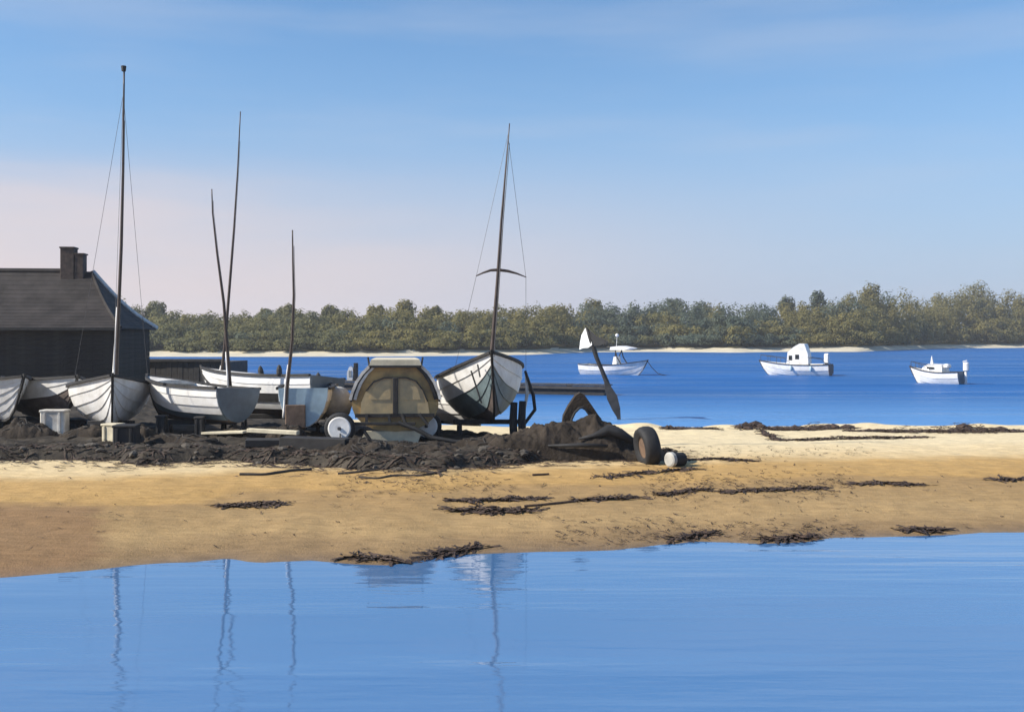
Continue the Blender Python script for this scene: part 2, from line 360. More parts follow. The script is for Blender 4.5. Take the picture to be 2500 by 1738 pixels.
# ------------------------------------------------------------------ far shore
shore_px = [(-400, 873), (365, 871), (700, 871), (1000, 870), (1180, 868), (1300, 866), (1440, 860), (1600, 859), (1800, 861), (1900, 859), (2100, 859), (2300, 851), (2500, 849), (3300, 847)]
SH = [flat(*q) for q in shore_px]
SHX = [(p.x / p.y, p.y) for p in SH]                    # bearing -> distance
def shore_d(t): return interp(SHX, t)
def far_h(k):                                             # height of the land k metres behind the waterline
    return interp([(-6, -0.6), (0, 0), (4, 0.24), (8, 0.40), (10, 0.9), (30, 1.6), (90, 2.3), (260, 2.6)], k)
ts = [-0.75 + 1.55 * i / 220 for i in range(221)]
def strip(ks, zoff=0.0, jit=0.0):
    m_ = MB(); vs_ = []
    for t in ts:
        d0 = shore_d(t)
        for k in ks:
            d = d0 + k + jit * fn(t * 60, k * 0.2)
            z = far_h(k) + (0.12 * fn(t * 90, k * 0.4) if k > 0 else 0) + zoff
            if k < 10: z *= (1.0 + 0.9 * smooth01((t - 0.1) / 0.3))
            vs_.append((t * d, d, z))
    n = len(ks); fs_ = [(i * n + j, i * n + j + 1, (i + 1) * n + j + 1, (i + 1) * n + j) for i in range(len(ts) - 1) for j in range(n - 1)]
    return m_.add(vs_, fs_)
M['farsand'] = mat('far_beach_sand', (0.62, 0.55, 0.40), 0.9, 0.2, 0.3, 0.3, 2)
M['undergrowth'] = foliage('undergrowth', (0.11, 0.105, 0.045), (0.19, 0.155, 0.06))
tag(strip([-6, 0, 2, 4, 6, 8, 10], 0, 1.0).build('far_beach', 'farsand', smooth=True), 'thin cream beach along the far shore below the trees', 'beach', kind='structure')
tag(strip([9, 10, 12, 16, 22, 30, 45, 70, 110, 180, 260], 0.06).build('wooded_hill', 'undergrowth', smooth=True), 'low olive hillside under the far trees', 'hill', kind='structure')

def leaf_quads(mb_, c, rad, n, size, rr, shell=0.55):
    """n leaf-cluster faces through an ellipsoid clump"""
    for _ in range(n):
        while True:
            d = Vector((rr.uniform(-1, 1), rr.uniform(-1, 1), rr.uniform(-1, 1)))
            if 0.05 < d.length < 1: break
        d = d.normalized() * (shell + (1 - shell) * rr.random())
        p = Vector(c) + Vector((d.x * rad[0], d.y * rad[1], d.z * rad[2]))
        nrm = (d + Vector((rr.uniform(-.45, .45), rr.uniform(-.45, .45), rr.uniform(-.1, .7)))).normalized()
        u = nrm.orthogonal().normalized(); u.rotate(Matrix.Rotation(rr.uniform(0, 6.28), 3, nrm)); w = nrm.cross(u)
        s = size * rr.uniform(0.55, 1.3)
        i = len(mb_.v)
        mb_.v += [tuple(p + u * s), tuple(p + w * s * 0.6 + nrm * s * 0.15), tuple(p - u * s), tuple(p - w * s * 0.6 + nrm * s * 0.15)]
        mb_.f.append((i, i + 1, i + 2, i + 3))
def crown(mb_, c, rx, rz, rr, leaf, nclump=9, per=60):
    for k in range(nclump):
        a = rr.uniform(0, 2 * PI); e = rr.uniform(-0.7, 1.0); q = math.cos(e) * rr.uniform(0.35, 0.75)
        cc = Vector(c) + Vector((math.cos(a) * q * rx, math.sin(a) * q * rx, math.sin(e) * 0.62 * rz))
        s = rr.uniform(0.38, 0.6)
        leaf_quads(mb_, cc, (rx * s, rx * s, rz * s * 0.85), per, leaf, rr)
skyline = [(-300, 720), (300, 716), (340, 737), (365, 749), (430, 750), (480, 756), (540, 761), (600, 759), (640, 754), (720, 750), (760, 753), (850, 752), (900, 750),
           (960, 747), (1060, 750), (1130, 749), (1180, 746), (1230, 740), (1300, 736), (1400, 734), (1450, 732), (1540, 729), (1640, 723), (1700, 727), (1800, 731), (1860, 731),
           (1950, 727), (2020, 728), (2060, 708), (2120, 695), (2200, 701), (2300, 703), (2350, 698), (2400, 693), (2500, 694), (3000, 690)]
rr = random.Random(21)
woods = {'leaf_olive': MB(), 'leaf_green': MB(), 'leaf_blue': MB()}
def leaf_tone(px, row):  # leaf colour picked by column along the shore, with random strays
    q = px + rr.uniform(-70, 70)
    if q < 860: k = 'leaf_green'
    elif q < 1440: k = 'leaf_olive'
    elif q < 1900: k = 'leaf_blue'
    else: k = 'leaf_olive'
    if row == 0 and 1440 < q < 1900 and rr.random() < 0.55: k = 'leaf_olive'
    if rr.random() < 0.14: k = rr.choice(list(woods))
    return k
px = -330.0
while px < 2900:
    for row, back in enumerate((13, 19, 27, 37, 11)):
        t = (px + rr.uniform(-18, 18) - CX) / F
        d = shore_d(t) + back + rr.uniform(-2, 2)
        ztop = CAM_H + (HOR - interp(skyline, t * F + CX)) * d / F
        frac = (0.50, 0.74, 0.95, 1.03, 0.30)[row] * (rr.uniform(0.88, 1.05) if row != 3 else rr.uniform(0.97, 1.03))
        zb = far_h(back)
        zt = zb + (ztop - zb) * frac
        rx = rr.uniform(2.0, 3.0) * (d / 160) ** 0.5; rz = max(1.2, (zt - zb) * 0.54)
        far = 1.0 if -60 < t * F + CX < 2560 else 0.4
        crown(woods[leaf_tone(t * F + CX, row)], (t * d, d, zt - rz), rx, rz, rr, 0.23 * (d / 160) ** 0.5, 9, int(88 * far))
    px += 27
for k, lab in (('leaf_olive', 'olive woodland along the far shore'), ('leaf_green', 'grey green woodland along the left of the far shore'), ('leaf_blue', 'darker blue green woodland in the middle of the far shore')):
    tag(woods[k].build('woodland', k, fix=False), lab, 'woodland', kind='stuff')
sk = [(384, 731, 'leaf_green', 'small round grey green tree on the skyline next to the house roof'),
      (646, 750, 'leaf_green', 'low grey green tree on the skyline just left of the shortest mast'),
      (699, 737, 'leaf_green', 'round green tree on the skyline close behind the shortest mast'),
      (806, 739, 'leaf_green', 'domed green tree on the skyline right of the shortest mast'),
      (918, 738, 'leaf_olive', 'small brownish olive tree on the skyline left of the tallest left skyline tree'),
      (991, 726, 'leaf_olive', 'tallest broad olive tree on the skyline between the two right masts'),
      (1057, 743, 'leaf_olive', 'low wide olive tree on the skyline left of the mast with crosstrees'),
      (1449, 726, 'leaf_olive', 'small pale olive tree on the skyline above the leaning pennant pole'),
      (1645, 720, 'leaf_blue', 'blunt blue green tree on the middle of the dark skyline'),
      (1922, 715, 'leaf_blue', 'round dark tree on the skyline, left of the pointed pair'),
      (1998, 704, 'leaf_blue', 'pointed dark tree on the skyline, right of the pair'),
      (2126, 684, 'leaf_olive', 'peaked olive tree at the start of the high right skyline'),
      (2377, 680, 'leaf_olive', 'broad domed olive tree highest on the far right skyline')]
for pxx, pyy, lf, lab in sk:
    t = (pxx - CX) / F; back = 40; d = shore_d(t) + back; zb = far_h(back) - 0.1
    zt = CAM_H + (HOR - pyy) * d / F; H = zt - zb
    root = empty('tree', (t * d, d, zb)); tag(root, lab, 'tree', 'single trees on the far skyline')
    tr = MB(); tr.tube([(0, 0, -0.1), (0.1, 0.05, H * 0.3), (-0.05, 0, H * 0.55), (0.05, 0.1, H * 0.8)], [H * 0.03, H * 0.024, H * 0.017, H * 0.008], 7)
    for k in range(5):
        a = rr.uniform(0, 6.28); z0 = H * rr.uniform(0.35, 0.6)
        tr.tube([(0, 0, z0), (math.cos(a) * H * 0.1, math.sin(a) * H * 0.1, z0 + H * 0.1), (math.cos(a) * H * 0.17, math.sin(a) * H * 0.17, z0 + H * 0.22)], [H * 0.012, H * 0.009, H * 0.004], 5)
    tr.build('trunk', 'bark', root)
    cm = MB(); wide = 0.17 if 'pointed' in lab or 'peaked' in lab else 0.26
    crown(cm, (0, 0, H * 0.66), H * wide, H * 0.36, rr, 0.22 * (d / 160) ** 0.5, 16, 110)
    cm.build('crown', lf, root, fix=False)

# ------------------------------------------------------------------ bank under the boats, shade put into its dark colour
bank_px = [(-500, 1126), (0, 1126), (200, 1124), (280, 1128), (330, 1139), (420, 1134), (540, 1127), (640, 1134), (760, 1142), (900, 1150), (1080, 1151), (1200, 1141), (1300, 1132), (1420, 1122), (1540, 1126), (1600, 1128), (1650, 1114), (1690, 1106)]
BE = [ground(*q) for q in bank_px]; BEX = [(p.x, p.y) for p in BE]
def bank_h(x, y):
    a = y - interp(BEX, x) + 0.16 * fn(x * 1.6, y * 0.5, 3); wd = interp([(-7, 24.0), (-4.5, 10.0), (-1.0, 8.0), (0.4, 4.0), (2.0, 1.6), (9, 1.2)], x)
    b = wd - (y - interp(BEX, x)); r_ = (BEX[-1][0] - x) / 0.7
    return -0.05 + 0.24 * smooth01(a / 0.45) * smooth01(b / 1.5) * smooth01(r_) + (0.08 * fn(x * 1.3, y * 1.7) + 0.05 * fn(x * 4, y * 4, 2) + 0.03 * abs(fn(x * 8, y * 8, 5))) * smooth01(a / 0.4) * smooth01(b / 0.8) * smooth01(r_)
bx = axis(-22, 3.8, -11, 3.8, 0.075, 0.5); by = axis(19.0, 47.0, 19, 25, 0.075, 0.25)
bv = [(x, y, gz(x, y) + bank_h(x, y)) for y in by for x in bx]; nb = len(bx)
bf = [(j * nb + i, j * nb + i + 1, (j + 1) * nb + i + 1, (j + 1) * nb + i) for j in range(len(by) - 1) for i in range(nb - 1)
      if max(bank_h(*bv[q][:2]) for q in (j * nb + i, (j + 1) * nb + i + 1, j * nb + i + 1, (j + 1) * nb + i)) > -0.04]
mb = MB(); mb.add(bv, bf)
tag(mb.build('shingle_bank', 'bank', smooth=True), 'muddy shingle bank under the boats, darkened by painted-in shade', 'bank', kind='structure')
def top(x, y): return gz(x, y) + max(0, bank_h(x, y))
def on(px, d): x = (px - CX) * d / F; return Vector((x, d, top(x, d)))

# stones and weed scattered over the bank
def rock(mb_, c, r, rr_):
    bm = bmesh.new(); bmesh.ops.create_icosphere(bm, subdivisions=1, radius=1)
    sc = (r * rr_.uniform(.8, 1.5), r * rr_.uniform(.7, 1.2), r * rr_.uniform(.45, .8))
    rot = Matrix.Rotation(rr_.uniform(0, 6.28), 3, 'Z')
    bm.verts.index_update()
    vs_ = [rot @ Vector((v.co.x * sc[0], v.co.y * sc[1], v.co.z * sc[2])) * rr_.uniform(.8, 1.15) + Vector(c) for v in bm.verts]
    fs_ = [[v.index for v in f.verts] for f in bm.faces]; bm.free(); mb_.add(vs_, fs_)
rr = random.Random(5); mb = MB()
for _ in range(240):
    x = rr.uniform(-11, 3.4); y = interp(BEX, x) + abs(rr.gauss(0.05, 0.9))
    if bank_h(x, y) < -0.02 and rr.random() < 0.85: continue
    rock(mb, (x, y, top(x, y)), rr.choice((0.03, 0.04, 0.05, 0.07, 0.10)), rr)
tag(mb.build('shingle', 'stone', fix=False), 'dark stones strewn over the bank below the boats', 'shingle', kind='stuff')
def ribbon(mb_, p, a, L, w, rr_, zf, lift=0.01):
    n = 4; pts = []; q = Vector(p)
    for i in range(n + 1):
        z = zf(q.x, q.y) + lift + rr_.uniform(0, 0.02)
        pts.append(Vector((q.x, q.y, z))); a += rr_.uniform(-.5, .5); q += Vector((math.cos(a), math.sin(a), 0)) * (L / n)
    i0 = len(mb_.v)
    for i, pt in enumerate(pts):
        t = (pts[min(i + 1, n)] - pts[max(i - 1, 0)]).normalized(); s = Vector((-t.y, t.x, rr_.uniform(-.6, .6))).normalized() * w * (1 - 0.6 * abs(i / n - 0.4))
        mb_.v += [tuple(pt + s), tuple(pt - s)]
    for i in range(n): mb_.f.append((i0 + 2 * i, i0 + 2 * i + 1, i0 + 2 * i + 3, i0 + 2 * i + 2))
mb = MB()
for _ in range(1300):
    x = rr.uniform(-11, 3.5); y = interp(BEX, x) + rr.gauss(0.25, 0.5)
    ribbon(mb, (x, y, 0), rr.uniform(-.5, .5) + (PI if rr.random() < .5 else 0), rr.uniform(.1, .45), rr.uniform(.008, .022), rr, top, 0.012)
tag(mb.build('bank_weed', 'weed', fix=False), 'matted dark weed along the foot of the bank', 'weed', kind='stuff')

# ------------------------------------------------------------------ house with hipped roof, quay, pontoon
def build_house():
    root = empty('house', (-15.9, 44.0, 0.75), math.radians(6))
    tag(root, 'dark boarded house with hipped slate roof and stepped chimney at the left edge', 'house')
    W, D, He, Hr = 12.0, 6.0, 2.38, 4.85                 # local: x from -W..0, y 0..D
    inset = 1.75
    mb = MB(); mb.box((-W / 2, D / 2, He / 2 - 0.3), (W - 0.1, D - 0.1, He + 0.5)); wall = mb.build('wall', 'board', root)
    n = 13; bh = (He + 0.1) / n
    proto = MB().bbox((0, 0, 0), (W, 0.04, bh - 0.006), 0.004).build('board', 'board', wall); me = proto.data
    me2 = MB().bbox((0, 0, 0), (0.04, D, bh - 0.006), 0.004).build('board', 'board', wall)
    for i in range(n):
        o = proto if i == 0 else bpy.data.objects.new('board', me)
        if i: C.objects.link(o); o.parent = wall
        o.location = (-W / 2, -0.015, 0.0 + bh * (i + 0.5)); o.rotation_euler = (math.radians(-3), 0, 0)
        o = me2 if i == 0 else bpy.data.objects.new('board', me2.data)
        if i: C.objects.link(o); o.parent = wall
        o.location = (0.015, D / 2, 0.0 + bh * (i + 0.5)); o.rotation_euler = (0, math.radians(3), 0)
    # roof: solid hip body plus a slab for each slate course, slightly bell-cast at the eaves
    ov = 0.28; ex0, ex1, ey0, ey1 = -W - ov, ov, -ov, D + ov
    def curve(t): return t - 0.10 * math.sin(PI * t)      # height fraction for run fraction t
    def ring(t, dz=0.0):
        z = He + (Hr - He) * curve(t) + dz; h = (ey1 - ey0) / 2 * t
        return [(ex0 + inset * t, ey0 + h, z), (ex1 - (inset + ov) * t, ey0 + h, z), (ex1 - (inset + ov) * t, ey1 - h, z), (ex0 + inset * t, ey1 - h, z)]
    mb = MB(); mb.loft([ring(i / 12 * 0.995, -0.03) for i in range(13)]); roof = mb.build('roof', 'slate', root)
    nc = 15
    for i in range(nc):
        t0, t1 = i / nc * 0.99, min(0.99, (i + 1.25) / nc * 0.99)
        lo, hi = ring(t0, 0.020), ring(t1, 0.004); lob, hib = ring(t0, 0.0), ring(t1, -0.025)
        m_ = MB()
        for a, b_ in ((0, 1), (1, 2)):
            vs_ = [lo[a], lo[b_], hi[b_], hi[a], lob[a], lob[b_], hib[b_], hib[a]]
            m_.add(vs_, [(0, 1, 2, 3), (4, 7, 6, 5), (0, 4, 5, 1), (1, 5, 6, 2), (2, 6, 7, 3), (3, 7, 4, 0)])
        m_.build('slate_course', 'slate', roof)
    rear = [Vector(ring(i / 10 * 0.97)[2]) + Vector((0.0, 0.0, 0.07)) for i in range(11)]
    MB().tube(rear, 0.11, 6).build('hip_capping', 'pale_hip', roof)  # rear hip capping is pale, the front one slate-coloured
    front = [Vector(ring(i / 10 * 0.97)[1]) + Vector((0, 0, 0.05)) for i in range(11)]
    MB().tube(front, 0.06, 6).build('hip_capping', 'slate', roof)
    MB().tube([(ex0 + inset, D / 2, Hr - 0.02), (ex1 - inset - ov - 0.55, D / 2, Hr - 0.02)], 0.12, 8).build('ridge_tile', 'slate', roof)
    MB().bar((ex0, ey0 - 0.05, He - 0.02), (ex1, ey0 - 0.05, He - 0.02), 0.09, 0.11).build('gutter', 'dark', root)
    # chimney
    cxh = -2.62
    ch = MB(); ch.bbox((cxh, D / 2 - 0.1, Hr + 0.20), (0.56, 0.6, 1.5), 0.02); ch.bbox((cxh + 0.48, D / 2 - 0.1, Hr + 0.08), (0.36, 0.56, 1.2), 0.02)
    c = ch.build('chimney', 'brick', root)
    MB().bbox((cxh, D / 2 - 0.1, Hr + 0.96), (0.62, 0.68, 0.07), 0.015).build('chimney_cap', 'brick', c)
    MB().bbox((cxh + 0.50, D / 2 - 0.1, Hr + 0.70), (0.42, 0.62, 0.06), 0.015).build('chimney_cap', 'brick', c)
build_house()

def build_quay():
    a, b = at(350, 880, 51.0), at(545, 880, 51.5)
    root = empty('quay', (a.x, a.y, 0)); tag(root, 'low dark timber quay wall between the house and the bay', 'quay')
    L = (b - a).length; zt = a.z
    core = MB().box((L / 2 - 1.0, 2.6, zt / 2 - 0.25), (L + 2.0, 5.0, zt + 0.3)).build('fill', 'darkgrey', root)
    n = 22; w = (L + 2.0) / n; pr = None
    for i in range(n):
        if pr is None: pr = MB().bbox((0, 0, 0), (w - 0.015, 0.07, zt + 0.25), 0.01).build('plank', 'darkgrey', core); o = pr
        else: o = bpy.data.objects.new('plank', pr.data); C.objects.link(o); o.parent = core
        o.location = (-2.0 + w * (i + 0.5), 0.06 + R.uniform(-.012, .012), (zt + 0.25) / 2 - 0.25 + R.uniform(-.03, .02))
    MB().bbox((L / 2 - 1.0, 0.1, zt + 0.0), (L + 2.1, 0.34, 0.14), 0.02).build('capping', 'darkgrey', root)
build_quay()

def build_pontoon():
    a, b = flat(548, 947, 0.0), flat(1478, 966, 0.0)
    ang = math.atan2(b.y - a.y, b.x - a.x); L = (b - a).length
    root = empty('pontoon', (a.x, a.y, 0), ang); tag(root, 'long dark timber pontoon floating on the bay behind the boats', 'pontoon')
    MB().bbox((L / 2, 0.62, 0.13), (L - 0.1, 1.0, 0.5), 0.03).build('float', 'dark', root)
    MB().bbox((L / 2, 0.03, 0.36), (L, 0.06, 0.16), 0.01).build('fascia', 'darkgrey', root)
    n = 78; w = L / n; pr = None
    for i in range(n):
        if pr is None: pr = MB().bbox((0, 0, 0), (w - 0.02, 1.3, 0.05), 0.008).build('plank', 'darkgrey', root); o = pr
        else: o = bpy.data.objects.new('plank', pr.data); C.objects.link(o); o.parent = root
        o.location = (w * (i + 0.5), 0.62, 0.475 + R.uniform(-.006, .006))
    return root, a, b
_, PA, PB = build_pontoon()
def along(px):
    # point on the pontoon's rear side under a photo column
    d = (PB - PA); k = (px - CX) / F; s = (k * PA.y - PA.x) / (d.x - k * d.y); return PA + d * s, d.normalized()
for px, ht, lean, lab in ((603, 1.05, -0.16, 'thick leaning dark mooring post, leftmost of the three behind the pontoon'),
                          (643, 1.12, -0.02, 'pointed upright dark mooring post, middle one of three behind the pontoon'),
                          (742, 0.72, -0.06, 'short dark mooring post, rightmost of three and just right of the shortest mast')):
    p, dv = along(px); p = p + Vector((-dv.y, dv.x, 0)) * 1.55
    r_ = empty('mooring_post', (p.x, p.y, 0)); tag(r_, lab, 'post', 'mooring posts behind the pontoon')
    MB().tube([(0, 0, -0.8), (lean * 0.3, 0, 0.3), (lean * 1.0, 0, ht - 0.12)], [0.17, 0.165, 0.15], 10).build('pile', 'dark', r_)
    MB().tube([(lean, 0, ht - 0.125), (lean * 1.1, 0, ht + 0.05), (lean * 1.15, 0, ht + 0.14)], [0.155, 0.10, 0.02], 10).build('cap', 'dark', r_)

# small white locker with black backing on the pontoon
p, dv = along(846); p = p + Vector((-dv.y, dv.x, 0)) * 0.62
r_ = empty('locker', (p.x, p.y, 0.5)); tag(r_, 'small white rounded locker with black back standing on the pontoon', 'locker')
b_ = MB(); b_.loft([[(-0.26, s_, 0), (0.02, s_, 0), (0.06, s_, 0.35), (0.04, s_, 0.66), (-0.05, s_, 0.76), (-0.16, s_, 0.70), (-0.27, s_, 0.42)] for s_ in (-0.2, -0.16, 0.16, 0.2)])
b_.build('shell', 'white', r_)
MB().bbox((-0.1, -0.206, 0.36), (0.16, 0.02, 0.34), 0.01).build('door', 'canvas', r_)
MB().bbox((0.18, 0.0, 0.46), (0.2, 0.42, 0.92), 0.03).build('back_post', 'black', r_)

# ------------------------------------------------------------------ boats
def station(s, L, B, D, tw, rake, sheer, full, rocker):
    """returns (keel z, sheer z, half breadth, x)"""
    m_ = 0.42
    hb = B / 2 * (tw + (1 - tw) * math.sin(PI / 2 * s / m_)) if s < m_ else B / 2 * max(0.0, 1 - ((s - m_) / (1 - m_)) ** full)
    k = rocker * ((0.5 - s) / 0.5) ** 2 * (1 if s < .5 else 0.3) + (D * 0.75 * ((s - 0.8) / 0.2) ** 2.2 if s > 0.8 else 0)
    sh = D * (1 + sheer * ((s - 0.35) / 0.65) ** 2 * (1 if s > .35 else 0.6))
    return k, sh, hb, s * L
def hpt(P, s, t, side, off=0.0):
    L, B, D, tw, rake, sheer, full, rocker = P
    k, sh, hb, x = station(s, *P)
    v = smooth01((s - 0.45) / 0.5)
    a = t * PI / 2
    yr = math.sin(a) ** 0.85; zr = (1 - math.cos(a)) ** 0.85
    yv = t ** 0.9; zv = t
    y = hb * (yr + (yv - yr) * v); z = k + (sh - k) * (zr + (zv - zr) * v)
    x += rake * s ** 5 * t
    # outward offset
    ca = (1 - t) * 1.1
    return Vector((x - 0.0 * off, side * (y + off * math.cos(ca)), z - off * math.sin(ca)))
def hull(root, P, mats, nst=6, ns=16, rail='dark', deck='offwhite', fore=0.62, thwarts=(0.25, 0.5), open_=True, transom='white', bands=None):
    """bands: per-strake material names (low to high)"""
    L, B, D = P[:3]; ss = [i / ns for i in range(ns + 1)]; NT = 9
    # inner shell
    m_ = MB()
    for side in (-1, 1):
        vs_ = [hpt(P, s, j / NT * 0.985, side, -0.012) for s in ss for j in range(NT + 1)]
        m_.add(vs_, [(i * (NT + 1) + j, i * (NT + 1) + j + 1, (i + 1) * (NT + 1) + j + 1, (i + 1) * (NT + 1) + j) for i in range(ns) for j in range(NT)])
    h = m_.build('hull', mats, root, smooth=True)
    for side in (-1, 1):
        for q in range(nst):
            t0, t1 = q / nst, min(1.0, (q + 1.12) / nst)
            rings = []
            for s in ss:
                rings.append([hpt(P, s, t0, side, 0.026), hpt(P, s, (t0 + t1) / 2, side, 0.016), hpt(P, s, t1, side, 0.006), hpt(P, s, t1, side, -0.006), hpt(P, s, t0, side, 0.006)])
            MB().loft(rings).build('plank', (bands[q] if bands else mats), h, smooth='auto')
    for side in (-1, 1):
        r_ = []
        for s in ss:
            p_ = hpt(P, s, 1.0, side, 0.02); w = 0.04
            r_.append([p_ + Vector((0, side * w, 0.02)), p_ + Vector((0, side * w, -0.035)), p_ + Vector((0, -side * w, -0.035)), p_ + Vector((0, -side * w, 0.02))])
        MB().loft(r_).build('gunwale', rail, root, smooth='auto')
    # transom
    pts = [hpt(P, 0, j / NT, -1, 0.0) for j in range(NT, -1, -1)] + [hpt(P, 0, j / NT, 1, 0.0) for j in range(1, NT + 1)]
    MB().loft([[p_ + Vector((-0.03, 0, 0)) for p_ in pts], [p_ + Vector((0.01, 0, 0)) for p_ in pts]]).build('transom', transom, root)
    # keel and stem
    kp = [hpt(P, s, 0, 1) for s in ss]
    MB().loft([[p_ + Vector((0, -.022, -.06)), p_ + Vector((0, .022, -.06)), p_ + Vector((0, .022, .0)), p_ + Vector((0, -.022, .0))] for p_ in kp]).build('keel', rail, root)
    sp = [hpt(P, 1, j / 6, 1) for j in range(7)]
    MB().loft([[p_ + Vector((-.03, -.03, -.02)), p_ + Vector((.045, -.022, -.01)), p_ + Vector((.045, .022, -.01)), p_ + Vector((-.03, .03, -.02))] for p_ in sp + [sp[-1] + Vector((0.01, 0, 0.06))]]).build('stem', rail, root)
    # foredeck
    if fore < 1:
        rows = []
        for i in range(9):
            s = fore + (0.995 - fore) * i / 8
            a, b_ = hpt(P, s, 0.985, -1, -0.01), hpt(P, s, 0.985, 1, -0.01); hb = (b_ - a).length / 2
            rows.append([a.lerp(b_, k / 6) + Vector((0, 0, 0.10 * hb * (1 - (k / 3 - 1) ** 2))) for k in range(7)] + [a.lerp(b_, k / 6) + Vector((0, 0, -0.03)) for k in range(6, -1, -1)])
        MB().loft(rows).build('foredeck', deck, root)
    for s in thwarts:
        a, b_ = hpt(P, s, 0.8, -1, -0.03), hpt(P, s, 0.8, 1, -0.03)
        MB().bar(a, b_, 0.24, 0.03).build('thwart', 'brown', root)
    return h
def place(name, px, d, heading, lift, pitch=0.0, roll=0.0, L=4.0):
    """heading: degrees, direction the bow points, 0 = +X (right), 90 = away; the point named is the boat's middle"""
    p = on(px, d); r_ = empty(name, (0, 0, 0))
    a = math.radians(heading)
    r_.rotation_mode = 'XYZ'
    mtx = Matrix.Rotation(a, 4, 'Z') @ Matrix.Rotation(-math.radians(pitch), 4, 'Y') @ Matrix.Rotation(math.radians(roll), 4, 'X')
    off = mtx @ Vector((L / 2, 0, 0))
    r_.rotation_euler = mtx.to_euler('XYZ')
    r_.location = Vector((p.x - off.x, p.y - off.y, p.z + lift - (off.z if False else L / 2 * math.sin(math.radians(pitch)) * 0.5)))
    bpy.context.view_layer.update()
    return r_
def mast(root, pxs, d, r0=0.05, r1=0.016, white=0.0, foot=None):
    """photo points bottom->top at distance d, turned into the boat's own space"""
    bpy.context.view_layer.update()
    inv = root.matrix_world.inverted()
    pts = [inv @ at(px, py, d) for px, py in pxs]
    # resample
    out = []
    for (a, b_) in zip(pts, pts[1:]):
        for k in range(4): out.append(a.lerp(b_, k / 4))
    out.append(pts[-1]); n = len(out)
    rs = [r0 + (r1 - r0) * i / (n - 1) for i in range(n)]
    o = MB().tube(out, rs, 10).build('mast', 'mast', root, smooth=True)
    side = (inv.to_3x3() @ Vector((0.7, -0.7, 0))).normalized()
    MB().tube([v + side * (rs[i] + 0.035) for i, v in enumerate(out[:-2])], 0.006, 4).build('halyard', 'rope', o)
    if white:  # white strip stands in for the sunlit edge of the lower mast
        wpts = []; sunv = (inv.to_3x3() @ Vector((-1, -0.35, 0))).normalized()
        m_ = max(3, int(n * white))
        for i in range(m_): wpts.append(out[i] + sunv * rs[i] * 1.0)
        MB().tube(wpts, [rs[i] * (0.85 - 0.45 * i / (m_ - 1)) for i in range(m_)], 8).build('painted_lit_edge', 'white', o, smooth=True)
    return o
def chocks(px, d, w, z0, z1, lab, ang=0.0, n=2):
    p = on(px, d); r_ = empty('trestle', (p.x, p.y, p.z), ang); tag(r_, lab, 'trestle', 'supports under the boats')
    MB().bbox((0, 0, z1 - 0.05), (w, 0.12, 0.10), 0.01).build('beam', 'dark', r_)
    for s in (-1, 1):
        m_ = MB()
        for q in (-1, 1): m_.bar((s * w * 0.4, q * 0.18, -0.03), (s * w * 0.4, q * 0.04, z1 - 0.09), 0.07, 0.07)
        m_.build('leg', 'dark', r_)

# A: white boat cut off by the left edge (bow towards the viewer)
P = (4.0, 1.7, 0.80, 0.7, 0.25, 0.25, 2.2, 0.05)
r_ = place('rowing_boat', -38, 25.6, 316, 0.22, 0, 0, 4.0); tag(r_, 'white boat cut off at the left edge beside the house', 'boat', 'boats laid up on the bank')
hull(r_, P, 'white', 5, rail='dark', fore=0.7, thwarts=(0.3,))
# B: white boat, its shaded side painted brown below, next to it
P = (3.6, 1.45, 0.85, 0.72, 0.2, 0.2, 2.3, 0.04)
r_ = place('rowing_boat', 112, 26.0, 310, 0.16, 0, -4, 3.6); tag(r_, 'white rowing boat with brown shade painted on its bottom between the left edge and the tallest mast', 'boat', 'boats laid up on the bank')
hull(r_, P, 'offwhite', 5, rail='dark', fore=0.6, bands=['antifoul_and_shade', 'antifoul_and_shade', 'antifoul_and_shade', 'white', 'white'])
# C: bow-on boat with the tallest mast
P = (4.3, 1.80, 0.88, 0.75, 0.22, 0.26, 2.4, 0.05)
r_ = place('sailing_dinghy', 270, 25.0, 291, 0.12, 2, 0, 4.3); tag(r_, 'white bow-on sailing dinghy with the tallest mast', 'boat', 'boats laid up on the bank')
hull(r_, P, 'white', 5, rail='dark', fore=0.55, deck='offwhite')
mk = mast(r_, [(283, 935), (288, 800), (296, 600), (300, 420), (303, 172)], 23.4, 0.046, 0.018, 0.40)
inv = r_.matrix_world.inverted(); p = inv @ at(302, 170, 23.4)
m_ = MB(); m_.tube([p + Vector((0, 0, -.04)), p + Vector((0, 0, .07))], [0.045, 0.055], 10); m_.build('masthead_sheave', 'dark', mk)
MB().tube([inv @ at(302, 185, 23.4), inv @ at(277, 902, 22.9)], 0.004, 4).build('forestay', 'steel', mk)
for a in (180, 362): MB().tube([inv @ at(301, 230, 23.4), inv @ at(a, 935, 24.8)], 0.004, 4).build('shroud', 'steel', mk)
# D: small side-on dinghy with its transom shade painted grey-blue
P = (2.9, 1.38, 0.74, 0.86, 0.12, 0.16, 2.6, 0.03)
r_ = place('pram_dinghy', 466, 24.2, 146, 0.30, 2, 3, 2.9); tag(r_, 'small white dinghy with slate grey transom under the crossing masts', 'boat', 'boats laid up on the bank')
hull(r_, P, 'white', 5, rail='dark', fore=0.7, transom='greyblue', bands=['antifoul_and_shade', 'greyblue', 'white', 'white', 'white'])
mast(r_, [(562, 945), (553, 830), (546, 740), (530, 620), (519, 520), (517, 462)], 24.6, 0.038, 0.012, 0.22)
